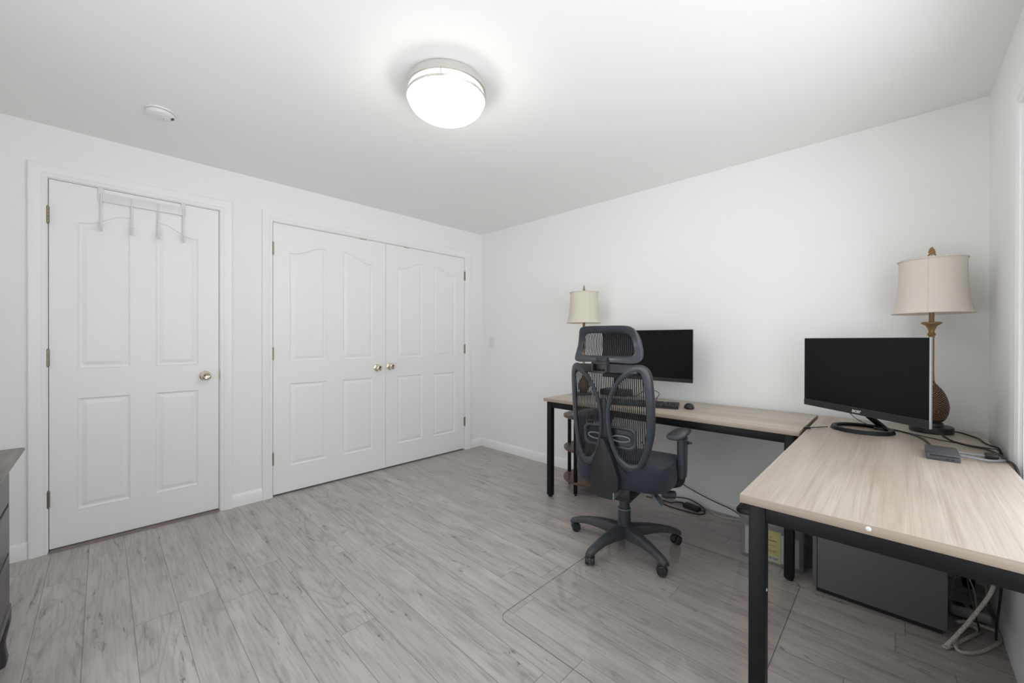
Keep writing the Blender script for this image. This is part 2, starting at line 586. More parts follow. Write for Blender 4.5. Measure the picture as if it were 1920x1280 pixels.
# left wall with recesses for the doors
D1 = (-3.206, -2.429, 2.086)       # y0, y1, top
D2 = (-2.099, -0.247, 2.082)
b = MB()
for (y0, y1, z0, z1, x0) in ((YF, D1[0], 0, H, 0), (D1[1], D2[0], 0, H, 0), (D2[1], 0, 0, H, 0),
                             (D1[0], D1[1], D1[2], H, 0), (D2[0], D2[1], D2[2], H, 0),
                             (D1[0], D1[1], 0, D1[2], -0.062), (D2[0], D2[1], 0, D2[2], -0.062)):
    b.box((-T, y0, z0), (x0, y1, z1))
struct(b.build('wall_left', M['wall']))

# right wall with the window opening
WY0, WY1, WZ0, WZ1 = -3.35, -0.735, 0.64, 2.03
b = MB()
for (y0, y1, z0, z1) in ((YF, WY0, 0, H), (WY1, 0, 0, H), (WY0, WY1, 0, WZ0), (WY0, WY1, WZ1, H)):
    b.box((XR, y0, z0), (XR + T, y1, z1))
struct(b.build('wall_right', M['wall']))

# baseboards
def baseboard(name, segs):
    b = MB()
    prof = [(0, 0), (0.013, 0), (0.013, 0.066), (0.009, 0.078), (0.004, 0.088), (0, 0.09)]
    for (p, q, nrm) in segs:
        p, q, nrm = V(p), V(q), V(nrm)
        b.rings([[e + nrm * d + V((0, 0, z)) for d, z in prof] for e in (p, q)])
    return struct(b.build(name, M['trim'], ang=50))
baseboard('baseboard_left', [((0, YF, 0), (0, -3.279, 0), (1, 0, 0)), ((0, -2.362, 0), (0, -2.171, 0), (1, 0, 0)), ((0, -0.173, 0), (0, 0, 0), (1, 0, 0))])
baseboard('baseboard_back', [((0, 0, 0), (XR, 0, 0), (0, -1, 0))])
baseboard('baseboard_right', [((XR, YF, 0), (XR, 0, 0), (-1, 0, 0))])
baseboard('baseboard_front', [((0, YF, 0), (1.56, YF, 0), (0, 1, 0)), ((2.92, YF, 0), (XR, YF, 0), (0, 1, 0))])

# door casings
def casing(name, y0, y1, z1, w, x=0.0, nx=1, z0=0.0, four=False):
    """moulded casing round an opening on a wall at x, facing nx"""
    prof = [(0.004, 0.0), (0.004, 0.009), (0.010, 0.012), (0.020, 0.0115), (0.026, 0.015), (w * 0.6, 0.018), (w * 0.78, 0.021), (w - 0.004, 0.021), (w, 0.018), (w, 0.0)]
    b = MB()
    def ring(y, z, oy, oz):
        return [V((x + nx * d, y + oy * u, z + oz * u)) for u, d in prof]
    if four:
        b.rings([ring(y0, z0, -1, -1), ring(y0, z1, -1, 1), ring(y1, z1, 1, 1), ring(y1, z0, 1, -1)], closed_path=True)
    else:
        b.rings([ring(y0, z0, -1, 0), ring(y0, z1, -1, 1), ring(y1, z1, 1, 1), ring(y1, z0, 1, 0)])
    return struct(b.build(name, M['trim'], ang=20))
casing('trim_1', D1[0], D1[1], D1[2], 0.072)
casing('trim_2', D2[0], D2[1], D2[2], 0.072)
# wood threshold strip under the room door
b = MB()
b.rings([[V((-0.05, y, 0)), V((0.022, y, 0)), V((0.018, y, 0.007)), V((0.0, y, 0.013)), V((-0.05, y, 0.013))] for y in (D1[0] + 0.004, D1[1] - 0.004)])
struct(b.build('trim_3', M['sill_wood']))

# doors -------------------------------------------------------------
def offset(poly, d):
    n = len(poly)
    out = []
    for i in range(n):
        a, p, c = V(poly[i - 1]), V(poly[i]), V(poly[(i + 1) % n])
        e1, e2 = (p - a).normalized(), (c - p).normalized()
        n1, n2 = V((-e1.y, e1.x)), V((-e2.y, e2.x))
        m = n1 + n2
        k = d / max(0.35, (1 + n1.dot(n2)) / 1.0) if m.length > 1e-6 else d
        out.append(p + m * k)
    return out


def panel_outline(y0, y1, z0, z1, rise=0):
    """counter-clockwise outline (y,z); rise>0: top climbs to y1 side, <0: to the y0 side"""
    pts = [(y0, z0), (y1, z0)]
    if rise == 0:
        pts += [(y1, z1), (y0, z1)]
    else:
        n = 14
        for k in range(n + 1):
            t = k / n
            y = y1 + (y0 - y1) * t
            u = 1 - t if rise > 0 else t          # 0 at low side, 1 at high side
            sm = 0 if u < 0.12 else (1 if u > 0.92 else (lambda q: q * q * (3 - 2 * q))((u - 0.12) / 0.80))
            pts.append((y, z1 + abs(rise) * sm))
    return [V(p) for p in pts]


def door(name, y0, y1, z0, z1, panels, xf=-0.003, th=0.036):
    bm = bmesh.new()
    def vert(p, x): return bm.verts.new((x, p[0], p[1]))
    outer = [vert(p, xf) for p in ((y0, z0), (y1, z0), (y1, z1), (y0, z1))]
    back = [vert(p, xf - th) for p in ((y0, z0), (y1, z0), (y1, z1), (y0, z1))]
    edges = []
    for i in range(4):
        edges.append(bm.edges.new((outer[i], outer[(i + 1) % 4])))
        bm.faces.new((outer[i], outer[(i + 1) % 4], back[(i + 1) % 4], back[i]))
    bm.faces.new(back)
    for pl in panels:
        args, pl = pl, None
        loops = []
        for d, dx in ((0, 0), (0.004, 0.001), (0.012, -0.0065), (0.019, -0.0075), (0.040, -0.0015)):
            q = panel_outline(args[0] + d, args[1] - d, args[2] + d, args[3] - d, args[4])
            loops.append([vert(p, xf + dx) for p in q])
            pl = q
        n = len(pl)
        for i in range(n):
            edges.append(bm.edges.get((loops[0][i], loops[0][(i + 1) % n])) or bm.edges.new((loops[0][i], loops[0][(i + 1) % n])))
        for a, c in zip(loops, loops[1:]):
            for i in range(n):
                bm.faces.new((a[i], a[(i + 1) % n], c[(i + 1) % n], c[i]))
        bm.faces.new(loops[-1])
    bmesh.ops.triangle_fill(bm, edges=edges, use_beauty=True, use_dissolve=False, normal=(1, 0, 0))
    m = MB(); m.bm.free(); m.bm = bm
    o = m.build(name, M['door'], ang=8)
    return struct(o)


def knob(parent, y, z, r=0.026):
    b = MB()
    mt = Matrix.Rotation(PI / 2, 4, 'Y')
    prof = [(0.0005, -0.003), (0.031, -0.003), (0.032, 0.002), (0.026, 0.007), (0.013, 0.010), (0.011, 0.024),
            (0.016, 0.030), (r, 0.038), (r * 1.04, 0.047), (r * 0.9, 0.057), (r * 0.62, 0.062), (r * 0.55, 0.0605), (0.0005, 0.0595)]
    b.lathe(prof, 32, mt, (0, y, z))
    return b.build('door_knob', M['brass_pol'], parent)


def hinge(parent, y, z, h=0.09):
    b = MB()
    for k in range(5):
        z0 = z - h / 2 + h * k / 5
        b.lathe([(0.0001, z0), (0.0062, z0 + 0.0008), (0.0062, z0 + h / 5 - 0.0008), (0.0001, z0 + h / 5)], 12, None, (0.006, y, 0))
    b.ball((0.006, y, z + h / 2 + 0.001), 0.005)
    b.ball((0.006, y, z - h / 2 - 0.001), 0.005)
    b.box((-0.0025, y - 0.007, z - h / 2), (0.0015, y + 0.007, z + h / 2))
    return b.build('hinge', M['brass'], parent)


G = 0.003
def door_panels(cols, zu=(1.022, 1.872), zl=(0.208, 0.856), rise=0.07):
    (a0, a1), (c0, c1) = cols
    return [(a0, a1, zu[0], zu[1], rise), (c0, c1, zu[0], zu[1], -rise), (a0, a1, zl[0], zl[1], 0), (c0, c1, zl[0], zl[1], 0)]

d = door('door_1', D1[0] + G, D1[1] - G, 0.018, D1[2] - G, door_panels(((-3.098, -2.872), (-2.762, -2.541))))
knob(d, -2.508, 0.946, 0.028)
for z in (1.883, 1.088, 0.300): hinge(d, D1[0] - 0.001, z)
b = MB(); b.box((-0.02, D1[1] - 0.004, 0.915), (0.0015, D1[1] + 0.003, 0.975)); b.build('strike_plate', M['brass'], d)
ym = -1.1755
d = door('door_2', D2[0] + G, ym - 0.0015, 0.014, D2[2] - G, door_panels(((-1.986, -1.699), (-1.572, -1.296))))
knob(d, -1.261, 0.940)
for z in (1.881, 1.085, 0.289): hinge(d, D2[0] - 0.001, z)
b = MB(); b.box((-0.03, -1.42, D2[2] - 0.006), (-0.001, -1.36, D2[2] - 0.001)); b.build('ball_catch', M['brass'], d)
d = door('door_3', ym + 0.0015, D2[1] - G, 0.014, D2[2] - G, door_panels(((-1.058, -0.777), (-0.652, -0.371))))
knob(d, -1.135, 0.946)
for z in (1.888, 1.095, 0.307): hinge(d, D2[1] + 0.001, z)
b = MB(); b.box((-0.03, -0.99, D2[2] - 0.006), (-0.001, -0.93, D2[2] - 0.001)); b.build('ball_catch', M['brass'], d)

# window ------------------------------------------------------------
w1 = casing('window_1', WY0, WY1, WZ1, 0.085, XR, -1, WZ0, four=True)
b = MB()
for (y0, y1, z0, z1) in ((WY0, WY0 + 0.018, WZ0, WZ1), (WY1 - 0.018, WY1, WZ0, WZ1), (WY0 + 0.018, WY1 - 0.018, WZ1 - 0.018, WZ1), (WY0 + 0.018, WY1 - 0.018, WZ0, WZ0 + 0.018)):
    b.box((XR, y0, z0), (XR + T, y1, z1))
b.build('window_frame', M['trim'], w1)
zm = (WZ0 + WZ1) / 2
for (z0, z1, x0) in ((WZ0 + 0.018, zm + 0.02, XR + 0.045), (zm - 0.02, WZ1 - 0.018, XR + 0.085)):
    b = MB()
    ya, yb = WY0 + 0.018, WY1 - 0.018
    s = 0.042
    for (p0, p1, q0, q1) in ((ya, ya + s, z0, z1), (yb - s, yb, z0, z1), (ya + s, yb - s, z0, z0 + s), (ya + s, yb - s, z1 - s, z1)):
        b.box((x0, p0, q0), (x0 + 0.032, p1, q1), 0.004)
    sash = b.build('sash', M['trim'], w1)
    b = MB(); b.box((x0 + 0.013, ya + s - 0.004, z0 + s - 0.004), (x0 + 0.018, yb - s + 0.004, z1 - s + 0.004))
    b.build('pane', M['pane'], sash)
b = MB(); b.box((XR - 0.035, WY0 - 0.10, WZ0 - 0.022), (XR + 0.03, WY1 + 0.10, WZ0 + 0.004), 0.006)
b.build('window_sill', M['trim'], w1)

# added unseen window in the front wall, for fill light from behind the camera
b = MB()
for (x0, x1, z0, z1) in ((FX0 - 0.08, FX0, FZ0 - 0.08, FZ1 + 0.08), (FX1, FX1 + 0.08, FZ0 - 0.08, FZ1 + 0.08), (FX0, FX1, FZ1, FZ1 + 0.08), (FX0, FX1, FZ0 - 0.08, FZ0)):
    b.box((x0, YF, z0), (x1, YF + 0.018, z1))
w2 = struct(b.build('added_fill_window', M['trim']))
xm = (FX0 + FX1) / 2
for (x0, x1) in ((FX0, xm), (xm, FX1)):
    b = MB()
    s = 0.045
    for (p0, p1, q0, q1) in ((x0, x0 + s, FZ0, FZ1), (x1 - s, x1, FZ0, FZ1), (x0 + s, x1 - s, FZ0, FZ0 + s), (x0 + s, x1 - s, FZ1 - s, FZ1)):
        b.box((p0, YF - 0.09, q0), (p1, YF - 0.05, q1), 0.004)
    sash = b.build('sash', M['trim'], w2)
    b = MB(); b.box((x0 + s - 0.004, YF - 0.072, FZ0 + s - 0.004), (x1 - s + 0.004, YF - 0.067, FZ1 - s + 0.004)); b.build('pane', M['pane'], sash)

# ------------------------------------------------------------------ ceiling things
cl = thing('ceiling_light', 'lit round flush ceiling lamp with frosted glass bowl and nickel rim', 'ceiling light', (1.885, -1.885, H))
b = MB()
b.lathe([(0.0005, 0.0), (0.158, 0.0), (0.172, -0.006), (0.180, -0.018), (0.183, -0.030), (0.184, -0.050), (0.178, -0.054), (0.0005, -0.054)], 64)
b.build('canopy', M['nickel'], cl)
b = MB()
b.lathe([(0.172, -0.053), (0.1745, -0.056), (0.1745, -0.074), (0.170, -0.076), (0.160, -0.076), (0.160, -0.053)], 64)
b.build('glass_band', M['band'], cl)
b = MB()
b.tube([(0.1775 * math.cos(a), 0.1775 * math.sin(a), -0.078) for a in [2 * PI * k / 64 for k in range(64)]], 0.0058, 8, closed=True)
b.build('trim_ring', M['nickel'], cl)
b = MB()
b.lathe([(0.173, -0.077)] + [(0.173 * math.cos(t), -0.080 - 0.088 * math.sin(t)) for t in [PI / 2 * k / 14 for k in range(15)]], 64)
b.build('glass_bowl', M['dome'], cl, ang=80)
for k in range(3):
    a = math.radians(196 + 120 * k)
    b = MB(); b.tube([(0.1785 * math.cos(a), 0.1785 * math.sin(a), -0.050), (0.1785 * math.cos(a), 0.1785 * math.sin(a), -0.080)], 0.0028, 8)
    b.build('post', M['nickel'], cl)

sd = thing('smoke_detector', 'small round white smoke detector on the ceiling', 'smoke detector', (0.632, -2.785, H))
b = MB(); b.lathe([(0.0005, 0), (0.061, 0), (0.0615, -0.004), (0.060, -0.009), (0.0005, -0.009)], 40); b.build('mounting_plate', M['white_plastic'], sd)
b = MB(); b.lathe([(0.051, -0.0085), (0.0515, -0.012), (0.0005, -0.012)], 40); b.build('vent_slot', M['dark_void'], sd)
b = MB(); b.lathe([(0.0005, -0.0115), (0.057, -0.0115), (0.0585, -0.018), (0.054, -0.027), (0.038, -0.034), (0.02, -0.036), (0.0005, -0.036)], 40); b.build('cover', M['white_plastic'], sd)
b = MB()
for k in range(4):
    a = math.radians(66 + 7 * k)
    p = V((math.cos(a), math.sin(a), 0))
    b.tube([p * 0.043 + V((0, 0, -0.0335)), p * 0.056 + V((0, 0, -0.0262))], 0.0016, 6)
b.build('sounder_slot', M['cab_grey'], sd)
b = MB(); b.ball((-0.004, 0.012, -0.0352), 0.0026); b.build('indicator', M['dark_void'], sd)

sw = thing('light_switch', 'white wall switch plate near the back left corner', 'light switch', (0.17, -0.0, 1.17))
b = MB(); b.box((-0.036, -0.006, -0.058), (0.036, 0.0, 0.058), 0.003); b.build('switch_plate', M['white_plastic'], sw)
b = MB(); b.box((-0.016, -0.009, -0.033), (0.016, -0.005, 0.033), 0.0015); b.build('rocker', M['white_plastic'], sw)

# ------------------------------------------------------------------ over-door hook rack
hk = thing('over_door_hook_rack', 'white metal over-door rack with four hooks on the room door', 'hook rack', (0, -2.81, 2.03))
b = MB(); b.box((0.004, -0.192, -0.024), (0.011, 0.192, 0.026), 0.002); b.build('rail', M['hook_white'], hk)
ztop = D1[2] - G - 2.03 - 0.0005
for y in (-0.192, 0.187):
    b = MB()
    b.box((0.0012, y - 0.011, -0.03), (0.0045, y + 0.011, ztop + 0.002))
    b.box((-0.040, y - 0.011, ztop + 0.0006), (0.0045, y + 0.011, ztop + 0.0026))
    b.build('strap', M['hook_white'], hk)
for y in (-0.190, -0.0585, 0.063, 0.186):
    b = MB()
    pts = cat([(0.0135, y, 0.02), (0.0135, y, -0.06), (0.0135, y, -0.15), (0.019, y, -0.190), (0.036, y, -0.203), (0.052, y, -0.190), (0.056, y, -0.170)], 5)
    b.tube(pts, 0.0048, 8)
    b.ball((0.056, y, -0.166), 0.008)
    b.build('hook', M['hook_white'], hk)

# ------------------------------------------------------------------ desks
def desk(name, label, loc, L, W, axis, topmat, legs, screw=None):
    """L along x, W along y, local origin at the min corner on the floor"""
    t = thing(name, label, 'desk', loc)
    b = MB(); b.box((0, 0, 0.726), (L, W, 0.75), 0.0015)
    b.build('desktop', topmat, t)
    b = MB()
    i, s, z0, z1 = 0.026, 0.03, 0.680, 0.7258
    b.box((i, i * 0.7, z0), (L - i, i * 0.7 + s, z1), 0.002)
    b.box((i, W - i * 0.7 - s, z0), (L - i, W - i * 0.7, z1), 0.002)
    b.box((i, i, z0), (i + s, W - i, z1), 0.002)
    b.box((L - i - s, i, z0), (L - i, W - i, z1), 0.002)
    b.build('frame', M['metal_black'], t)
    for (x, y) in legs:
        b = MB(); b.box((x - 0.0205, y - 0.0205, 0.012), (x + 0.0205, y + 0.0205, 0.7256), 0.003)
        lg = b.build('leg', M['metal_black'], t)
        b = MB(); b.lathe([(0.0005, 0), (0.016, 0), (0.017, 0.003), (0.016, 0.009), (0.010, 0.0125), (0.0005, 0.0125)], 16, None, (x, y, 0))
        b.build('foot', M['rubber'], lg)
    return t

AX0, AY0, AL, AW = 1.441, -0.643, 1.606, 0.618
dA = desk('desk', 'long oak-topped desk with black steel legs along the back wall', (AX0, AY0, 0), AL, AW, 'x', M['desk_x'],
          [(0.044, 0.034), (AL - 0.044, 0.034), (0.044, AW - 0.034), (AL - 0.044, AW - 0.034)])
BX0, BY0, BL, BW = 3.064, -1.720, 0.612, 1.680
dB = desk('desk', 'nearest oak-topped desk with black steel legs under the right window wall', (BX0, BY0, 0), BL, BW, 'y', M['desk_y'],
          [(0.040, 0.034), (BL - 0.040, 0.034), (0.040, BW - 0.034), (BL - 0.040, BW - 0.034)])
b = MB()
b.lathe([(0.0005, -0.004), (0.0052, -0.004), (0.0056, 0.0012), (0.004, 0.0022), (0.0005, 0.0024)], 16, Matrix.Rotation(PI / 2, 4, 'X'), (0.276, 0.0, 0.741))
b.build('screw_cap', M['white_plastic'], dB)
b = MB()
b.lathe([(0.0005, -0.002), (0.004, -0.002), (0.004, 0.0012), (0.0005, 0.0018)], 12, Matrix.Rotation(PI / 2, 4, 'Y'), (0.040 + 0.0205, 0.034, 0.485))
b.build('leg_screw', M['white_plastic'], dB)

# ------------------------------------------------------------------ chair mat
b = MB()
rr0, rr1 = rrect(0.893, 1.20, 0.045, 6), rrect(0.889, 1.196, 0.044, 6)
b.rings([[V((x, y, 0.0)) for x, y in rr0], [V((x, y, 0.0016)) for x, y in rr0], [V((x, y, 0.0022)) for x, y in rr1]], caps=False)
b.quad(*[(x, y, 0.0022) for x, y in rr1])
bmesh.ops.remove_doubles(b.bm, verts=b.bm.verts[:], dist=1e-6)
cm = tag(b.build('chair_mat', M['mat_clear'], None, (2.606, -1.210, 0.0003)), 'clear plastic chair mat lying on the floor under the office chair', 'chair mat')
b = MB(); b.tube([(x, y, 0.0012) for x, y in rrect(0.894, 1.201, 0.045, 8)], 0.0009, 6, closed=True)
b.build('mat_edge_shadow', M['mat_edge_shadow'], cm)

# ------------------------------------------------------------------ office chair
CH = thing('office_chair', 'black ergonomic office chair with mesh back, headrest and five-star base', 'office chair', (2.252, -0.885, 0.0025), math.radians(8))

# base
b = MB()
b.lathe([(0.0005, 0.052), (0.036, 0.052), (0.043, 0.062), (0.046, 0.10), (0.043, 0.118), (0.036, 0.126), (0.0005, 0.126)], 28)
base = b.build('base_hub', M['plastic_dusty'], CH)
angs = [-178, -103, -32, 41, 113]
for a in angs:
    a = math.radians(a)
    dirv, sid = V((math.cos(a), math.sin(a), 0)), V((-math.sin(a), math.cos(a), 0))
    rings = []
    for (r, zt, h, wt, wb) in ((0.030, 0.124, 0.066, 0.030, 0.034), (0.08, 0.125, 0.060, 0.026, 0.031), (0.15, 0.121, 0.048, 0.021, 0.027),
                               (0.22, 0.111, 0.036, 0.018, 0.024), (0.28, 0.096, 0.029, 0.018, 0.023), (0.315, 0.083, 0.026, 0.019, 0.022), (0.336, 0.072, 0.020, 0.014, 0.016)):
        c = dirv * r
        ring = []
        for (u, z) in ((-wb, zt - h), (-wb, zt - h * 0.45), (-wt, zt - 0.006), (-wt * 0.6, zt), (wt * 0.6, zt), (wt, zt - 0.006), (wb, zt - h * 0.45), (wb, zt - h)):
            ring.append(c + sid * u + V((0, 0, z)))
        rings.append(ring)
    b = MB(); b.rings(rings)
    arm = b.build('base_arm', M['plastic_dusty'], CH, ang=40)
    # caster
    cen = dirv * 0.320
    sw_ = a + random.uniform(0.5, 1.1)
    cd, cs = V((math.cos(sw_), math.sin(sw_), 0)), V((-math.sin(sw_), math.cos(sw_), 0))
    cc = cen - cd * 0.012
    b = MB(); b.tube([cen + V((0, 0, 0.045)), cen + V((0, 0, 0.074))], 0.009, 10)
    hood = []
    for u in (-0.0065, 0.0065):
        ring = []
        for k in range(13):
            t = math.radians(-10 + 200 * k / 12)
            ring.append(cc + cs * u + cd * 0.0285 * math.cos(t) + V((0, 0, 0.027 + 0.0285 * math.sin(t))))
        hood.append(ring)
    b.rings(hood)
    cst = b.build('caster', M['plastic_frame'], CH)
    for sgn in (-1, 1):
        b = MB()
        mt = Matrix.Translation(cc + V((0, 0, 0.0255)) + cs * sgn * 0.0075) @ Matrix(((cd.x, 0, cs.x * sgn, 0), (cd.y, 0, cs.y * sgn, 0), (0, 1, 0, 0), (0, 0, 0, 1)))
        b.lathe([(0.0005, 0), (0.0245, 0), (0.0255, 0.002), (0.0255, 0.013), (0.023, 0.0165), (0.019, 0.0165), (0.018, 0.015), (0.0005, 0.016)], 24, mt)
        b.build('wheel', M['plastic_black'], cst)
# gas lift
b = MB()
b.lathe([(0.0005, 0.11), (0.0365, 0.12), (0.0345, 0.212), (0.0360, 0.214), (0.0360, 0.220), (0.030, 0.222), (0.0285, 0.290), (0.0255, 0.292), (0.0005, 0.292)], 28)
lift = b.build('gas_lift', M['plastic_frame'], CH)
b = MB(); b.lathe([(0.0362, 0.2125), (0.0372, 0.214), (0.0372, 0.218), (0.0362, 0.2195)], 28); b.build('lift_collar', M['lever'], lift)
# mechanism under the seat
b = MB()
b.box((-0.095, -0.17, 0.315), (0.095, 0.14, 0.392), 0.014)
b.box((-0.04, -0.045, 0.286), (0.04, 0.045, 0.33), 0.008)
b.box((-0.18, -0.12, 0.385), (0.18, 0.16, 0.408), 0.004)
mech = b.build('tilt_mechanism', M['plastic_black'], CH)
b = MB(); b.tube([(0.08, 0.02, 0.345), (0.18, 0.03, 0.338), (0.205, 0.034, 0.336)], [0.008, 0.008, 0.008], 8)
b.lathe([(0.0005, 0), (0.020, 0.0), (0.022, 0.006), (0.021, 0.064), (0.017, 0.070), (0.0005, 0.070)], 20, Matrix.Rotation(math.radians(84), 4, 'Y'), (0.205, 0.034, 0.336))
b.build('tension_handle', M['plastic_frame'], CH)
b = MB()
rings = []
for (x, y, z, w) in ((0.160, -0.085, 0.395, 0.020), (0.195, -0.100, 0.375, 0.024), (0.220, -0.108, 0.350, 0.026), (0.240, -0.110, 0.330, 0.026)):
    rings.append([V((x - 0.004, y - w, z - 0.006)), V((x - 0.004, y + w, z - 0.006)), V((x + 0.006, y + w, z + 0.003)), V((x + 0.006, y - w, z + 0.003))])
b.rings(rings)
for k in range(7):
    t = k / 6
    x, z = 0.175 + 0.063 * t, 0.388 - 0.053 * t
    b.box((x + 0.002, -0.128, z - 0.003), (x + 0.010, -0.072, z + 0.002), 0.001)
b.build('lever_paddle', M['lever'], CH)

# seat cushion
t = bmesh.new()
bmesh.ops.create_cube(t, size=1.0)
bmesh.ops.subdivide_edges(t, edges=t.edges[:], cuts=9, use_grid_fill=True)
for v in t.verts:
    x, y, z = v.co * 2
    # squircle in plan
    k = 5.0
    m = max(abs(x), abs(y), 1e-6)
    s = m / ((abs(x) ** k + abs(y) ** k) ** (1 / k) + 1e-9)
    rad = max(abs(x), abs(y))
    s = 1 + (s - 1) * rad
    X, Y = x * s, y * s
    edge = (abs(X) ** 4 + abs(Y) ** 4) ** 0.25
    X, Y = X * 0.252, Y * 0.262 + 0.022
    zz = z * 0.062
    zz *= (1 - 0.20 * max(0, (edge - 0.75) / 0.25))
    top = 0.465 + zz
    # saddle: raised rear flanks, waterfall front
    if z > -0.2:
        f = (z + 0.2) / 1.2
        top += f * (0.022 * (X / 0.252) ** 2 * (1 - max(0, Y) / 0.28) - 0.035 * max(0, (Y - 0.10) / 0.18) ** 2 + 0.006)
    else:
        top += 0.012 * max(0, (Y - 0.10) / 0.18)
    bul = 1 + 0.035 * (1 - z * z)
    v.co = V((X * bul + 0.034, (Y - 0.022) * bul + 0.022, top))
b = MB(); b.merge(t)
seat = b.build('seat', M['seat_fabric'], CH, ang=70)
b = MB(); b.tube([(0.02, -0.2515, 0.42), (0.02, -0.2495, 0.46), (0.02, -0.245, 0.50)], 0.0016, 6); b.build('seam', M['seat_fabric'], seat)

# backrest frame: two petals, cross bar, lower web
def fy(u, z): return -0.26 - 0.12 * (z - 0.5) + 1.9 * u * u
def my(u, z): return -0.205 - 0.12 * (z - 0.5) + 0.75 * u * u
pairs = [((.150, 1.064), (.163, 1.024)), ((.195, 1.060), (.181, 1.013)), ((.222, 1.022), (.189, .97)), ((.230, .93), (.193, .91)),
         ((.232, .847), (.195, .847)), ((.230, .75), (.195, .752)), ((.224, .69), (.191, .70)), ((.214, .64), (.184, .648)), ((.200, .59), (.171, .602)),
         ((.174, .53), (.153, .558)), ((.146, .508), (.138, .550)), ((.118, .503), (.122, .549)), ((.088, .515), (.097, .560)), ((.060, .553), (.068, .592)),
         ((.034, .614), (.048, .640)), ((.018, .68), (.034, .695)), ((.010, .74), (.029, .745)), ((.010, .80), (.027, .80)), ((.018, .864), (.036, .857)),
         ((.042, .935), (.055, .918)), ((.070, .985), (.082, .966)), ((.108, 1.034), (.118, 1.000))]
po = cat([(p[0][0], p[0][1], 0) for p in pairs], 4, True)
pi_ = cat([(p[1][0], p[1][1], 0) for p in pairs], 4, True)
for sgn in (-1, 1):
    rings = []
    for o, i in zip(po, pi_):
        d_ = (o - i)
        ring = []
        for (t, dy) in ((0.0, 0.010), (0.0, -0.004), (0.12, -0.010), (0.40, -0.013), (0.72, -0.013), (0.95, -0.006), (1.0, 0.002), (0.95, 0.012), (0.5, 0.014)):
            p = i + d_ * t
            ring.append(V((sgn * p.x, fy(p.x, p.y) + dy, p.y)))
        rings.append(ring)
    b = MB(); b.rings(rings, closed_path=True)
    b.build('back_frame', M['plastic_frame'], CH, ang=50)
# crossbar
rings = []
for k in range(25):
    u = -0.165 + 0.33 * k / 24
    zt, zb = 1.066 - 0.1 * u * u, 1.022 - 0.2 * u * u
    y = fy(u, 1.05)
    rings.append([V((u, y + 0.012, zb)), V((u, y - 0.008, zb + 0.004)), V((u, y - 0.010, zt - 0.008)), V((u, y - 0.004, zt)), V((u, y + 0.010, zt))])
b = MB(); b.rings(rings); b.build('crossbar', M['plastic_black'], CH, ang=50)
# web joining the petals at the waist
def web(zs, half, y0, y1, name, mat, ang=40):
    rings = []
    for z, h in zip(zs, half):
        yf = fy(0, z)
        rings.append([V((-h, yf + y1 + 1.2 * h * h, z)), V((-h, yf + y0 + 0.004 + 1.2 * h * h, z)), V((-h * 0.5, yf + y0, z)), V((h * 0.5, yf + y0, z)), V((h, yf + y0 + 0.004 + 1.2 * h * h, z)), V((h, yf + y1 + 1.2 * h * h, z))])
    b = MB(); b.rings(rings)
    return b.build(name, mat, CH, ang=ang)
web((0.47, 0.503, 0.55, 0.61, 0.68, 0.74, 0.80, 0.86, 0.89), (0.100, 0.100, 0.066, 0.036, 0.020, 0.013, 0.013, 0.016, 0.012), -0.006, 0.012, 'back_web', M['plastic_black'])
# spine bracket
web((0.405, 0.43, 0.48, 0.54, 0.60, 0.65, 0.685), (0.062, 0.072, 0.076, 0.060, 0.042, 0.022, 0.006), -0.050, -0.002, 'spine_bracket', M['plastic_black'])
b = MB()
b.box((-0.042, -0.298, 0.366), (0.046, -0.255, 0.450), 0.006)
b.box((-0.040, -0.294, 0.366), (0.044, -0.02, 0.386), 0.004)
b.build('recline_bracket', M['plastic_black'], CH)
b = MB(); b.prism([(-0.290, 0.368), (-0.17, 0.378), (-0.17, 0.386), (-0.290, 0.414)], 'x', 0.0455, 0.051); b.build('bracket_plate', M['silver'], CH)

# mesh (vertical threads)
def half_in(z):
    pts = [(1.045, .175), (1.0, .200), (.93, .212), (.847, .214), (.75, .213), (.69, .208), (.64, .198), (.59, .185), (.55, .165), (.515, .12)]
    for (z1, a), (z0, c) in zip(pts, pts[1:]):
        if z0 <= z <= z1:
            t = (z - z0) / (z1 - z0)
            return c + (a - c) * t
    return 0
def threads(fn, u0, u1, n, half, z0, z1, nz, w):
    b = MB()
    for k in range(n):
        u = u0 + (u1 - u0) * k / (n - 1)
        zs = [z0 + (z1 - z0) * j / nz for j in range(nz + 1)]
        zs = [z for z in zs if half(z) >= abs(u)]
        if len(zs) < 2: continue
        ring = []
        for z in zs:
            y = fn(u, z)
            ring.append([V((u - w, y, z)), V((u, y - 0.0009, z)), V((u + w, y, z)), V((u, y + 0.0009, z))])
        b.rings(ring)
    return b
b = threads(my, -0.212, 0.212, 43, half_in, 0.515, 1.045, 24, 0.0030)
mesh_o = b.build('back_mesh', M['mesh_thread'], CH)
# soft rim that holds the mesh
rim = []
for z in [0.515 + 0.53 * k / 24 for k in range(25)]:
    rim.append((half_in(z) + 0.004, z))
full = [(u, z) for u, z in rim] + [(-u, z) for u, z in reversed(rim)]
b = MB(); b.tube([(u, my(u, z), z) for u, z in full], 0.0075, 8, closed=True)
b.build('mesh_rim', M['plastic_black'], CH)
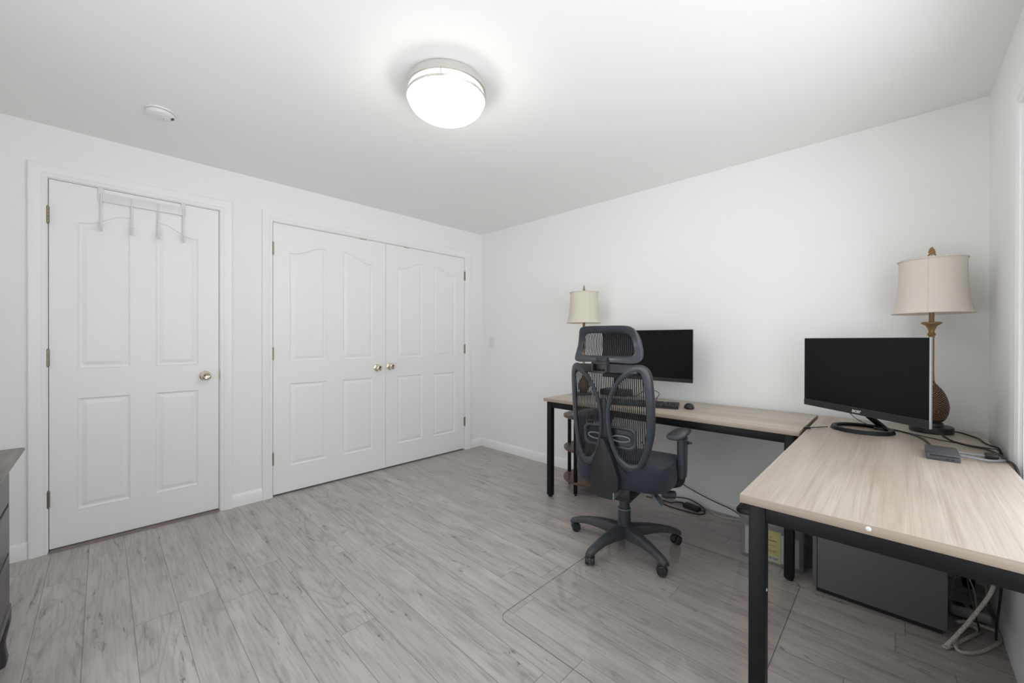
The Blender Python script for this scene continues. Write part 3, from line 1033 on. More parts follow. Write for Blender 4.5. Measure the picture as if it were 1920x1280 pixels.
# lumbar pad
b = MB()
po_ = rrect(0.292, 0.118, 0.035, 6, 0, 0.677)
pin = rrect(0.262, 0.088, 0.026, 6, 0, 0.677)
def ly(u, z): return my(u, z) - 0.012
b.rings([[V((o[0], ly(o[0], o[1]) + 0.004, o[1])), V((o[0], ly(o[0], o[1]) - 0.008, o[1])), V(((o[0] + i[0]) / 2, ly(o[0], o[1]) - 0.012, (o[1] + i[1]) / 2)), V((i[0], ly(i[0], i[1]) - 0.006, i[1])), V((i[0], ly(i[0], i[1]) + 0.004, i[1]))] for o, i in zip(po_, pin)], closed_path=True)
lum = b.build('lumbar_pad', M['plastic_frame'], CH, ang=50)
b = MB()
n = 14
grid = []
for j in range(5):
    grid.append([V((-0.13 + 0.26 * k / n, ly(-0.13 + 0.26 * k / n, 0.677) + 0.002, 0.635 + 0.084 * j / 4)) for k in range(n + 1)])
b.rings(grid, closed_ring=False, caps=False)
b.build('pad_face', M['plastic_black'], lum)
for sgn in (-1, 1):
    b = MB()
    el = [(sgn * 0.068 + 0.048 * math.cos(a), 0.675 + 0.016 * math.sin(a)) for a in [2 * PI * k / 24 for k in range(24)]]
    b.tube([(u, ly(u, z) - 0.008, z) for u, z in el], 0.0045, 8, closed=True)
    b.build('pad_grip', M['lever'], lum)

# headrest
def hy(u, z):
    q = (z - 1.168) / 0.098
    return -0.312 + 0.045 * (1 - q * q) + 0.9 * u * u
hp = [((0, 1.264), (0, 1.226)), ((.08, 1.264), (.07, 1.226)), ((.128, 1.260), (.112, 1.222)), ((.152, 1.243), (.126, 1.210)), ((.167, 1.210), (.134, 1.188)),
      ((.178, 1.165), (.141, 1.158)), ((.187, 1.110), (.147, 1.125)), ((.180, 1.084), (.140, 1.112)), ((.150, 1.072), (.115, 1.108)), ((.08, 1.074), (.07, 1.107)),
      ((0, 1.075), (0, 1.107))]
hp_full = hp + [((-o[0], o[1]), (-i[0], i[1])) for o, i in reversed(hp[1:-1])]
ho = cat([(o[0], o[1], 0) for o, i in hp_full], 4, True)
hi = cat([(i[0], i[1], 0) for o, i in hp_full], 4, True)
rings = []
for o, i in zip(ho, hi):
    ring = []
    for (t, dy) in ((0.0, 0.008), (0.0, -0.006), (0.25, -0.009), (0.75, -0.011), (0.97, -0.006), (1.0, 0.002), (0.96, 0.010), (0.5, 0.012)):
        p = i + (o - i) * t
        ring.append(V((p.x, hy(p.x, p.y) + dy, p.y)))
    rings.append(ring)
b = MB(); b.rings(rings, closed_path=True)
hr = b.build('headrest', M['plastic_frame'], CH, ang=50)
def half_h(z):
    z = min(max(z, 1.107), 1.226)
    best = 0
    pts = [(1.226, .118), (1.21, .130), (1.188, .138), (1.158, .145), (1.125, .150), (1.107, .135)]
    for (z1, a), (z0, c) in zip(pts, pts[1:]):
        if z0 <= z <= z1:
            best = c + (a - c) * (z - z0) / (z1 - z0)
    return best
b = threads(lambda u, z: hy(u, z) + 0.004, -0.148, 0.148, 31, half_h, 1.100, 1.232, 14, 0.0028)
b.build('headrest_mesh', M['mesh_thread'], hr)
# headrest clip
b = MB()
y0 = fy(0, 1.05)
b.box((-0.042, y0 - 0.040, 1.022), (0.042, y0 - 0.004, 1.034), 0.003)
b.box((-0.042, y0 - 0.040, 1.022), (-0.032, y0 - 0.002, 1.074), 0.003)
b.box((0.030, y0 - 0.040, 1.022), (0.042, y0 - 0.002, 1.074), 0.003)
b.box((-0.042, y0 - 0.040, 1.066), (0.042, y0 - 0.022, 1.078), 0.003)
b.box((-0.030, y0 - 0.012, 1.03), (0.030, y0 + 0.02, 1.10), 0.004)
b.build('headrest_clip', M['plastic_black'], CH)

# arms
for sgn in (-1, 1):
    ax0 = 0.035 if sgn < 0 else -0.004
    az = 0.050 if sgn < 0 else 0.0      # the far armrest is set higher
    b = MB()
    b.tube(cat([(ax0 + sgn * 0.16, 0.02, 0.398), (ax0 + sgn * 0.24, 0.02, 0.398), (ax0 + sgn * 0.30, 0.015, 0.420), (ax0 + sgn * 0.318, 0.012, 0.470)], 5), 0.020, 10)
    b.build('arm_bracket', M['plastic_black'], CH)
    b = MB()
    rings = []
    for (z, wx, wy) in ((0.455, 0.018, 0.032), (0.50, 0.020, 0.036), (0.60 + az, 0.020, 0.042), (0.665 + az, 0.019, 0.046)):
        rings.append([V((ax0 + sgn * 0.318 + x, 0.012 + y, z)) for x, y in rrect(2 * wx, 2 * wy, 0.010, 3)])
    b.rings(rings)
    post = b.build('arm_post', M['plastic_frame'], CH)
    b = MB(); b.lathe([(0.0005, 0), (0.009, 0), (0.009, 0.012), (0.006, 0.014), (0.006, 0.026), (0.0005, 0.027)], 12, Matrix.Rotation(PI / 2 * sgn, 4, 'Y'), (ax0 + sgn * 0.336, 0.030, 0.640 + az))
    b.build('arm_button', M['plastic_black'], post)
    t = bmesh.new()
    bmesh.ops.create_uvsphere(t, u_segments=28, v_segments=14, radius=1)
    for v in t.verts:
        x, y, z = v.co
        sx = math.copysign(abs(x) ** 0.75, x); sy = math.copysign(abs(y) ** 0.75, y)
        w = 0.050 - 0.012 * (sy * 0.5 + 0.5)
        v.co = V((ax0 + sgn * (0.300 + sx * w), 0.035 + sy * 0.168, 0.685 + az + z * 0.019 - 0.010 * max(0, sy - 0.2)))
    b = MB(); b.merge(t); b.build('arm_pad', M['plastic_frame'], CH, ang=70)

# ------------------------------------------------------------------ side table
st = thing('side_table', 'small round three-tier walnut side table with black legs under desk end', 'side table', (1.615, -0.285, 0))
for (z, r, nm) in ((0.600, 0.200, 'tabletop'), (0.345, 0.197, 'shelf'), (0.105, 0.200, 'shelf')):
    b = MB(); b.lathe([(0.0005, z - 0.018), (r - 0.001, z - 0.018), (r, z - 0.016), (r, z - 0.002), (r - 0.002, z), (0.0005, z)], 48)
    b.build(nm, M['walnut'], st)
for a in (181, 271, 1, 91):
    a = math.radians(a)
    x, y = 0.186 * math.cos(a), 0.186 * math.sin(a)
    b = MB(); b.box((x - 0.0115, y - 0.0115, 0.012), (x + 0.0115, y + 0.0115, 0.581), 0.003)
    lg = b.build('leg', M['metal_black'], st)
    b = MB(); b.lathe([(0.0005, 0), (0.009, 0), (0.009, 0.004), (0.004, 0.006), (0.004, 0.0125), (0.0005, 0.0125)], 12, None, (x, y, 0)); b.build('foot', M['rubber'], lg)
# ------------------------------------------------------------------ lamps
def shade_mesh(prof, seg=48, th=0.0018, panels=8, scal=0.0):
    b = MB()
    outer = [(r, z) for r, z in prof]
    inner = [(r - th, z) for r, z in reversed(prof)]
    rings = []
    for r, z in outer + inner:
        rings.append([V((r * math.cos(2 * PI * k / seg), r * math.sin(2 * PI * k / seg), z)) for k in range(seg)])
    b.rings(rings, closed_path=True)
    return b

# big lamp on the right desk
lb = thing('table_lamp', 'tall table lamp with carved leaf body and white shade behind right monitor', 'table lamp', (3.505, -0.195, 0.7504))
b = MB(); b.lathe([(0.0005, 0), (0.074, 0), (0.077, 0.004), (0.077, 0.027), (0.074, 0.031), (0.044, 0.033), (0.041, 0.047), (0.034, 0.052), (0.0005, 0.052)], 48)
b.build('base', M['plastic_black'], lb)
b = MB()
body = [(0.030, 0.050), (0.044, 0.060), (0.056, 0.085), (0.061, 0.112), (0.061, 0.132), (0.054, 0.168), (0.041, 0.200), (0.026, 0.222), (0.015, 0.236), (0.0115, 0.246), (0.0005, 0.248)]
b.lathe([(0.0005, 0.050)] + [(p.x, p.y) for p in cat([(r, z, 0) for r, z in body], 4)], 40)
b.build('body', M['carved'], lb, ang=60)
b = MB(); b.lathe([(0.0115, 0.240), (0.0108, 0.26), (0.0098, 0.30), (0.0095, 0.46), (0.0005, 0.462)], 24); b.build('pole', M['gold_dark'], lb)
b = MB(); b.lathe([(0.0005, 0.455), (0.0110, 0.457), (0.0110, 0.464), (0.0145, 0.468), (0.0155, 0.474), (0.0105, 0.480), (0.011, 0.492), (0.0195, 0.512), (0.030, 0.520), (0.0365, 0.524), (0.0365, 0.529), (0.031, 0.532), (0.0005, 0.533)], 32)
b.build('capital', M['gold'], lb)
b = MB(); b.lathe([(0.0005, 0.530), (0.0095, 0.530), (0.0095, 0.60), (0.007, 0.603), (0.004, 0.606), (0.004, 0.846), (0.0005, 0.846)], 20); b.build('socket', M['gold_dark'], lb)
sp_ = [(0.143, 0.572), (0.140, 0.578), (0.134, 0.592), (0.1265, 0.63), (0.121, 0.67), (0.1175, 0.72), (0.116, 0.77), (0.116, 0.818), (0.118, 0.828), (0.119, 0.834)]
sh = shade_mesh([(p.x, p.y) for p in cat([(r, z, 0) for r, z in sp_], 3)]).build('lamp_shade', M['shade_big'], lb, ang=60)
for r, z, q in ((0.143, 0.574, 0.0022), (0.1188, 0.831, 0.0036)):
    b = MB()
    b.tube([(r * math.cos(a), r * math.sin(a), z) for a in [2 * PI * k / 64 for k in range(64)]], q, 8, closed=True)
    b.build('shade_trim', M['shade_big'], sh)
for k in range(4):
    a = math.radians(262 + 90 * k)
    b = MB(); b.tube([((r + 0.0006) * math.cos(a), (r + 0.0006) * math.sin(a), z) for r, z in sp_[1:-1]], 0.0010, 6); b.build('shade_seam', M['shade_big'], sh)
b = MB()
for k in range(3):
    a = 2 * PI * k / 3
    b.tube([(0, 0, 0.826), (0.116 * math.cos(a), 0.116 * math.sin(a), 0.831)], 0.0016, 6)
b.build('shade_spider', M['brass'], sh)
b = MB()
b.lathe([(0.0005, 0.838), (0.006, 0.840), (0.0075, 0.846), (0.005, 0.853), (0.0005, 0.854)], 16)
for (dx, dz, s_, rot) in ((0, 0.020, 1.0, 0), (-0.008, 0.028, 0.9, 0.3), (0.008, 0.024, 0.9, -0.3), (-0.009, 0.010, 0.75, 0.6), (0.009, 0.010, 0.75, -0.6), (0.001, 0.032, 0.75, 0.1)):
    t = bmesh.new(); bmesh.ops.create_uvsphere(t, u_segments=12, v_segments=8, radius=0.012 * s_)
    bmesh.ops.transform(t, matrix=Matrix.Translation((dx * 0.8, 0, 0.852 + dz)) @ Matrix.Rotation(rot, 4, 'Y') @ Matrix.Diagonal((0.42, 0.42, 1.35, 1)), verts=t.verts[:])
    b.merge(t)
b.build('finial', M['gold'], lb)

# small lamp behind the chair
la = thing('table_lamp', 'small slim table lamp with cream bell shade behind the office chair', 'table lamp', (1.553, -0.265, 0.7504))
b = MB(); b.lathe([(0.0005, 0), (0.062, 0), (0.064, 0.006), (0.060, 0.016), (0.030, 0.024), (0.0005, 0.026)], 36); b.build('base', M['plastic_black'], la)
b = MB(); b.lathe([(0.0005, 0.022)] + [(p.x, p.y) for p in cat([(0.026, 0.022, 0), (0.044, 0.05, 0), (0.047, 0.075, 0), (0.034, 0.115, 0), (0.014, 0.145, 0), (0.009, 0.155, 0)], 4)] + [(0.0005, 0.156)], 28); b.build('body', M['bronze'], la)
b = MB(); b.lathe([(0.0105, 0.150), (0.0105, 0.62), (0.006, 0.63), (0.003, 0.635), (0.003, 0.838), (0.0005, 0.838)], 16); b.build('pole', M['gold_dark'], la)
sp2 = [(0.139, 0.580), (0.136, 0.588), (0.125, 0.63), (0.117, 0.69), (0.113, 0.75), (0.113, 0.81), (0.116, 0.825), (0.117, 0.831)]
sh = shade_mesh([(p.x, p.y) for p in cat([(r, z, 0) for r, z in sp2], 3)]).build('lamp_shade', M['shade_small'], la, ang=60)
for r, z, q in ((0.139, 0.582, 0.0022), (0.1168, 0.828, 0.0034)):
    b = MB()
    b.tube([(r * math.cos(a), r * math.sin(a), z) for a in [2 * PI * k / 64 for k in range(64)]], q, 8, closed=True)
    b.build('shade_trim', M['shade_small'], sh)
for k in range(4):
    a = math.radians(-32 + 90 * k)
    b = MB(); b.tube([((r + 0.0008) * math.cos(a), (r + 0.0008) * math.sin(a), z) for r, z in sp2[1:-1]], 0.0012, 6); b.build('shade_seam', M['shade_small'], sh)
b = MB()
for k in range(3):
    a = 2 * PI * k / 3
    b.tube([(0, 0, 0.824), (0.114 * math.cos(a), 0.114 * math.sin(a), 0.828)], 0.0014, 6)
b.build('shade_spider', M['brass'], sh)
b = MB(); b.lathe([(0.0005, 0.836), (0.012, 0.837), (0.0135, 0.845), (0.009, 0.852), (0.010, 0.857), (0.006, 0.868), (0.0065, 0.873), (0.003, 0.884), (0.0005, 0.892)], 16); b.build('finial', M['brass'], la)

# ------------------------------------------------------------------ monitors
def monitor(label, loc, rz, W, Ht, z0, chin, edge_mat):
    """screen faces local -y; origin on the desk under the screen centre"""
    t = thing('monitor', label, 'monitor', loc, rz)
    b = MB()
    b.box((-W / 2, 0.0, z0), (W / 2, 0.012, z0 + Ht), 0.0015)
    b.box((-W * 0.36, 0.011, z0 + 0.03), (W * 0.36, 0.034, z0 + Ht * 0.72), 0.01)
    b.build('housing', edge_mat, t)
    b = MB(); b.box((-W / 2 + 0.002, -0.0012, z0 + chin), (W / 2 - 0.002, 0.004, z0 + Ht - 0.002)); b.build('screen', M['screen'], t)
    b = MB(); b.box((-W / 2 + 0.001, -0.0022, z0 + 0.001), (W / 2 - 0.001, 0.004, z0 + chin - 0.0008)); c = b.build('chin', M['bezel'], t)
    return t, c

# back-wall monitor
mA, chA = monitor('black monitor with thin bezel on the back desk, half hidden by the chair', (2.036, -0.20, 0.75), 0.0, 0.702, 0.367, 0.1495, 0.026, M['bezel'])
b = MB(); b.box((-0.385, 0.030, 0.001), (-0.165, 0.150, 0.050), 0.004); b.build('stand_base', M['plastic_black'], mA)
b = MB(); b.box((-0.300, 0.085, 0.048), (-0.262, 0.110, 0.33), 0.003); b.box((-0.300, 0.030, 0.27), (0.06, 0.110, 0.33), 0.004); b.build('stand_neck', M['plastic_black'], mA)

# right desk monitor
Lp, Rp = V((3.0175, -0.290)), V((3.480, -0.709))
mid = (Lp + Rp) / 2
dirv = (Rp - Lp)
mB, chB = monitor('large black monitor on an open ring stand on the right desk', (mid.x, mid.y, 0.75), math.atan2(dirv.y, dirv.x), dirv.length, 0.366, 0.0895, 0.034, M['silver'])
cu = bpy.data.curves.new('logo', 'FONT'); cu.body = 'acer'; cu.size = 0.026; cu.extrude = 0.0004; cu.shear = 0.15; cu.align_x = 'CENTER'; cu.offset = 0.0006
tmp = bpy.data.objects.new('logo_tmp', cu); COL.objects.link(tmp)
me = bpy.data.meshes.new_from_object(tmp.evaluated_get(bpy.context.evaluated_depsgraph_get()))
bpy.data.objects.remove(tmp)
me.materials.clear(); me.materials.append(M['logo'])
lg = bpy.data.objects.new('logo', me); COL.objects.link(lg); lg.parent = chB
lg.rotation_euler = (PI / 2, 0, 0); lg.location = (0.0, -0.0026, 0.0895 + 0.010)
# ring stand: neck foot at the ring's rear, leaning forward to the back of the screen
iv = Matrix.Rotation(-mB.rotation_euler.z, 3, 'Z')
def toB(x, y): 
    q = iv @ V((x - mid.x, y - mid.y, 0)); return q.x, q.y
rcx, rcy = toB(3.262, -0.392)
RR = 0.118
b = MB()
rings = []
for k in range(64):
    a = 2 * PI * k / 64
    p = V((math.cos(a), math.sin(a), 0))
    rings.append([V((rcx, rcy, 0)) + p * r + V((0, 0, z)) for r, z in ((RR - 0.010, 0.001), (RR + 0.004, 0.001), (RR - 0.002, 0.017), (RR - 0.014, 0.018), (RR - 0.022, 0.012))])
b.rings(rings, closed_path=True)
ringo = b.build('stand_ring', M['metal_black'], mB, ang=30)
nx, ny = toB(3.335, -0.305)
b = MB(); b.lathe([(0.0005, 0.001), (0.030, 0.001), (0.030, 0.009), (0.026, 0.012), (0.0005, 0.012)], 28, None, (nx * 0.94 + rcx * 0.06, ny * 0.94 + rcy * 0.06, 0)); b.build('stand_foot', M['plastic_black'], ringo)
b = MB()
b.rings([[V((nx + sx * w, ny + 0.010 + sy * 0.009, z)) + V((dx, dy, 0)) for sx, sy in ((-1, -1), (1, -1), (1, 1), (-1, 1))] for (w, z, dx, dy) in ((0.020, 0.006, 0, 0), (0.020, 0.05, -0.03, -0.035), (0.020, 0.105, -0.062, -0.062), (0.020, 0.20, -0.075, 0.028 - ny - 0.002))])
b.build('stand_neck', M['metal_black'], mB)

# ------------------------------------------------------------------ keyboard and mouse
kb = thing('keyboard', 'black full-size keyboard on the back desk beside the mouse', 'keyboard', (2.385, -0.44, 0.75), math.radians(18))
b = MB()
KW, KD = 0.435, 0.140
b.rings([[V((x, 0.0, 0.001)), V((x, KD, 0.004)), V((x, KD, 0.024)), V((x, KD - 0.004, 0.026)), V((x, 0.006, 0.014)), V((x, 0.0, 0.012))] for x in (-KW, 0)])
b.build('case', M['plastic_black'], kb)
def key_mesh(w):
    b = MB()
    b.rings([[V((sx * w * s, sy * 0.0078 * s, z)) for sx, sy in ((-1, -1), (1, -1), (1, 1), (-1, 1))] for (s, z) in ((1.0, 0), (0.97, 0.004), (0.78, 0.0075))])
    return b
proto = {}
rowsx = [(0.012, 0.092), (0.116, 0.140)]
cols = [0.0155 + 0.019 * i for i in range(4)] + [0.105 + 0.019 * i for i in range(3)] + [0.176 + 0.019 * i for i in range(13)]
cnt = 0
for r in range(5):
    yy = 0.019 + 0.0215 * r if r < 4 else 0.116
    for ci, cx in enumerate(cols):
        if r == 0 and 10 <= ci <= 14: continue
        w = 0.0082
        xx = -cx
        if r == 0 and ci == 9: w, xx = 0.052, -(0.176 + 0.019 * 5)
        if 4 <= ci <= 6 and r == 2: continue
        zz = 0.0135 + (yy / KD) * 0.0105
        if w not in proto:
            k0 = key_mesh(w).build('key', M['key'], kb, (xx, yy, zz)); proto[w] = k0
        else:
            k0 = proto[w].copy(); COL.objects.link(k0); k0.location = (xx, yy, zz)
        k0.rotation_euler = (math.radians(4.5), 0, 0)
        cnt += 1

ms = thing('computer_mouse', 'small black computer mouse with white mark on the back desk', 'computer mouse', (2.418, -0.345, 0.75), math.radians(25))
t = bmesh.new(); bmesh.ops.create_uvsphere(t, u_segments=24, v_segments=14, radius=1)
for v in t.verts:
    x, y, z = v.co
    z = max(z, -0.28)
    v.co = V((x * 0.031, y * 0.050, (z + 0.28) * 0.028 * (1 - 0.15 * y)))
b = MB(); b.merge(t); b.build('shell', M['plastic_black'], ms, ang=60)
b = MB(); b.box((-0.008, -0.047, 0.0085), (0.010, -0.0425, 0.014), 0.001); b.build('mark', M['logo'], ms)

# cable arc behind the keyboard
def part_cable(name, pts, r, mat, parent, n=6, seg=8):
    b = MB(); b.tube(cat(pts, n), r, seg)
    return adopt(b.build(name, mat), parent)
part_cable('cable', [(1.905, -0.14, 0.7545), (1.935, -0.11, 0.762), (1.988, -0.10, 0.80), (2.052, -0.10, 0.815), (2.09, -0.10, 0.809), (2.112, -0.10, 0.79), (2.10, -0.12, 0.762), (2.13, -0.20, 0.7545), (2.175, -0.352, 0.765)], 0.0025, M['cable'], kb)

# ------------------------------------------------------------------ mini PC and cables on right desk
pc = thing('mini_computer', 'small flat grey mini computer box lying on the right desk', 'mini computer', (3.510, -0.765, 0.75))
b = MB(); b.box((-0.043, -0.083, 0.001), (0.043, 0.083, 0.0245), 0.002); b.build('case', M['minipc'], pc)
b = MB(); b.box((-0.034, -0.0838, 0.0155), (0.038, -0.0822, 0.0205)); b.build('vent', M['plastic_black'], pc)
for x in (0.010, 0.024):
    b = MB(); b.box((x - 0.0045, -0.0838, 0.006), (x + 0.0045, -0.0822, 0.010)); b.build('usb_port', M['plastic_black'], pc)
ZD = 0.7548
def cable(name, pts, r, mat, label, cat_='cable', n=6, seg=8):
    b = MB(); b.tube(cat(pts, n), r, seg)
    return tag(b.build(name, mat), label, cat_)
part_cable('data_cable', [(3.552, -0.72, 0.765), (3.60, -0.705, 0.762), (3.635, -0.69, ZD + 0.004)], 0.0045, M['cable_grey'], pc)
part_cable('data_cable', [(3.552, -0.775, 0.764), (3.585, -0.772, 0.762), (3.63, -0.76, ZD + 0.003), (3.668, -0.715, ZD + 0.002)], 0.0045, M['cable_grey'], pc)
b = MB(); b.box((3.624, -0.705, 0.7505), (3.657, -0.665, 0.772), 0.006); adopt(b.build('plug', M['cable']), pc)
part_cable('display_cable', [(3.345, -0.285, ZD + 0.002), (3.40, -0.315, ZD), (3.447, -0.375, ZD), (3.475, -0.47, ZD), (3.490, -0.60, ZD), (3.500, -0.676, 0.762)], 0.0038, M['cable'], mB)
part_cable('power_cord', [(3.505, -0.545, ZD + 0.06), (3.545, -0.515, ZD + 0.02), (3.600, -0.50, ZD + 0.003), (3.640, -0.525, ZD + 0.003), (3.668, -0.60, ZD + 0.001), (3.674, -0.70, ZD + 0.001), (3.684, -0.76, 0.7535), (3.690, -0.785, 0.72), (3.690, -0.78, 0.60), (3.690, -0.70, 0.30)], 0.0042, M['cable'], mB)
part_cable('audio_cord', [(3.40, -0.312, ZD + 0.001), (3.487, -0.395, ZD), (3.56, -0.45, ZD), (3.62, -0.475, ZD), (3.66, -0.49, ZD), (3.682, -0.50, 0.7525), (3.690, -0.505, 0.72), (3.690, -0.51, 0.60)], 0.0022, M['cable'], mB)
part_cable('lamp_cord', [(3.572, -0.180, 0.762), (3.600, -0.172, 0.757), (3.625, -0.20, ZD), (3.650, -0.28, ZD), (3.655, -0.36, ZD), (3.668, -0.42, ZD), (3.684, -0.45, 0.7535), (3.691, -0.455, 0.72), (3.691, -0.46, 0.60)], 0.0034, M['cable'], lb)
# usb cable by the ring stand
b = MB(); b.tube(cat([(3.075, -0.52, ZD), (3.10, -0.48, ZD), (3.12, -0.452, ZD), (3.134, -0.434, ZD)], 5), 0.0022, 6)
u = tag(b.build('usb_cable', M['cable']), 'short dark usb lead lying left of the ring stand', 'cable')
b = MB(); b.box((-0.016, -0.006, 0), (0.016, 0.006, 0.009), 0.002, mat=Matrix.Translation((3.064, -0.540, 0.7503)) @ Matrix.Rotation(math.radians(56), 4, 'Z')); b.build('usb_plug', M['cable'], u)
u = part_cable('usb_lead', [(3.214, -0.305, 0.815), (3.235, -0.315, 0.795), (3.275, -0.315, 0.772), (3.31, -0.30, 0.762), (3.335, -0.268, ZD)], 0.0018, M['cable'], mB)
b = MB(); b.box((-0.013, -0.006, -0.005), (0.013, 0.006, 0.005), 0.002, mat=Matrix.Translation((3.207, -0.300, 0.823)) @ Matrix.Rotation(math.radians(35), 4, 'Y'))
o = b.build('usb_plug', M['cable']); o.parent = u

# ------------------------------------------------------------------ under the desks
# storage tub
tub = thing('storage_tub', 'clear plastic storage tub with black lid on the floor under the desks', 'storage tub', (2.904, -0.535, 0))
TW, TD, TH = 0.302, 0.40, 0.245
b = MB()
oo = [(rrect(TW - 0.03, TD - 0.03, 0.02, 4), 0.002), (rrect(TW - 0.012, TD - 0.012, 0.026, 4), 0.015), (rrect(TW - 0.006, TD - 0.006, 0.028, 4), 0.20), (rrect(TW + 0.004, TD + 0.004, 0.03, 4), 0.215), (rrect(TW + 0.006, TD + 0.006, 0.03, 4), TH)]
ii = [(rrect(TW + 0.001, TD + 0.001, 0.028, 4), TH), (rrect(TW - 0.011, TD - 0.011, 0.026, 4), 0.20), (rrect(TW - 0.017, TD - 0.017, 0.024, 4), 0.015), (rrect(TW - 0.034, TD - 0.034, 0.018, 4), 0.006)]
b.rings([[V((x, y + TD / 2, z)) for x, y in pl] for pl, z in oo + ii])
b.build('tub_body', M['tub'], tub)
b = MB()
ld = [(rrect(TW + 0.008, TD + 0.008, 0.03, 4), TH - 0.004), (rrect(TW + 0.024, TD + 0.024, 0.034, 4), TH - 0.006), (rrect(TW + 0.026, TD + 0.026, 0.034, 4), TH + 0.010), (rrect(TW + 0.014, TD + 0.014, 0.03, 4), TH + 0.020), (rrect(TW - 0.02, TD - 0.02, 0.026, 4), TH + 0.021), (rrect(TW - 0.03, TD - 0.03, 0.024, 4), TH + 0.014), (rrect(0.06, 0.06, 0.02, 4), TH + 0.014)]
b.rings([[V((x, y + TD / 2, z)) for x, y in pl] for pl, z in ld])
b.build('lid', M['lid'], tub)
# contents
bk = thing('yellow_booklet', 'yellow booklet standing upright inside the clear tub', 'booklet', (2.908, -0.518, 0.016))
b = MB(); b.box((-0.042, 0, 0), (0.042, 0.006, 0.163), 0.0006); b.build('cover', M['yellow'], bk)
b = MB()
random.seed(3)
for (x0, w, z) in ((-0.036, 0.038, 0.128), (-0.034, 0.055, 0.112), (-0.02, 0.045, 0.110), (-0.012, 0.034, 0.085), (-0.026, 0.05, 0.060), (-0.026, 0.048, 0.052)):
    b.box((x0, -0.0006, z), (x0 + w * 0.6, 0.0004, z + 0.0032)); b.box((x0 + w * 0.66, -0.0006, z), (x0 + w, 0.0004, z + 0.0032))
b.build('printed_lines', M['ink'], bk)
b = MB(); b.box((-0.018, -0.0006, 0.006), (0.036, 0.0004, 0.034)); bc = b.build('barcode_label', M['paper'], bk)
b = MB()
x = -0.012
for k in range(9):
    w = random.choice((0.0014, 0.0024, 0.0034)); b.box((x, -0.0012, 0.013), (x + w, -0.0002, 0.028)); x += w + 0.0022
b.build('bars', M['ink'], bc)
b = MB(); b.box((-0.118, 0.009, 0.0), (0.128, 0.016, 0.148), 0.001); tag(b.build('paper_stack', M['paper'], None, (2.90, -0.518, 0.016)), 'white paper sheets standing behind the yellow booklet in the tub', 'paper')

# grey cabinet
cb = thing('file_cabinet', 'dark grey metal cabinet on the floor beneath the nearest desk', 'cabinet', (3.318, -0.632, 0))
b = MB(); b.box((-0.219, 0.002, 0.022), (0.219, 0.47, 0.500), 0.004); b.build('body', M['cab_grey'], cb)
b = MB(); b.box((-0.199, -0.012, 0.026), (0.217, 0.003, 0.496), 0.003); b.build('front_panel', M['cab_grey'], cb)
b = MB(); b.box((-0.218, -0.010, 0.026), (-0.2005, 0.003, 0.496), 0.003); b.build('edge_strip', M['cab_grey'], cb)
b = MB(); b.box((-0.205, 0.012, 0.0), (0.205, 0.46, 0.024)); b.build('plinth', M['dark_void'], cb)

# power strip, rope and cords in the corner
ps = thing('power_strip', 'grey power strip lying beside the cabinet against the right wall', 'power strip', (3.605, -0.405, 0.0), math.radians(8))
b = MB(); b.box((-0.058, -0.030, 0.004), (0.068, 0.030, 0.050), 0.014, 4); b.build('housing', M['strip'], ps)
for k in range(2):
    b = MB(); b.box((-0.040 + k * 0.05, -0.016, 0.0485), (-0.008 + k * 0.05, 0.016, 0.0515)); b.build('socket', M['plastic_black'], ps)
rp = cat([(3.660, -0.56, 0.62), (3.662, -0.60, 0.45), (3.656, -0.63, 0.30), (3.645, -0.645, 0.235), (3.612, -0.655, 0.155), (3.572, -0.675, 0.075), (3.530, -0.715, 0.015), (3.520, -0.728, 0.009),
          (3.532, -0.722, 0.009), (3.572, -0.640, 0.010), (3.615, -0.548, 0.010), (3.628, -0.515, 0.012), (3.612, -0.505, 0.020), (3.585, -0.545, 0.024), (3.562, -0.625, 0.024), (3.552, -0.690, 0.014),
          (3.562, -0.722, 0.009), (3.602, -0.692, 0.009), (3.645, -0.618, 0.009), (3.682, -0.530, 0.009), (3.684, -0.480, 0.010), (3.660, -0.475, 0.018), (3.600, -0.505, 0.030), (3.568, -0.535, 0.030)], 8)
b = MB(); b.tube(rp, 0.0062, 10)
tag(b.build('cotton_rope', M['rope']), 'cream braided rope hanging from the desk and looped on the floor', 'rope')
part_cable('cord', [(3.683, -0.57, 0.66), (3.683, -0.60, 0.45), (3.676, -0.60, 0.25), (3.668, -0.575, 0.08), (3.667, -0.57, 0.025)], 0.0038, M['cable'], ps)
part_cable('cord', [(3.585, -0.50, 0.62), (3.588, -0.52, 0.40), (3.592, -0.56, 0.24), (3.610, -0.60, 0.12), (3.622, -0.585, 0.06), (3.625, -0.56, 0.03)], 0.003, M['cable'], ps)
for pts in ([(3.548, -0.45, 0.34), (3.570, -0.46, 0.28), (3.600, -0.46, 0.21), (3.622, -0.45, 0.14), (3.630, -0.42, 0.06)],
            [(3.548, -0.40, 0.19), (3.575, -0.40, 0.245), (3.615, -0.40, 0.275), (3.665, -0.41, 0.30), (3.695, -0.42, 0.40)],
            [(3.560, -0.36, 0.06), (3.572, -0.36, 0.15), (3.60, -0.37, 0.23), (3.64, -0.37, 0.245), (3.66, -0.37, 0.17), (3.662, -0.37, 0.06)]):
    part_cable('cord', pts, 0.003, M['strip'], ps)

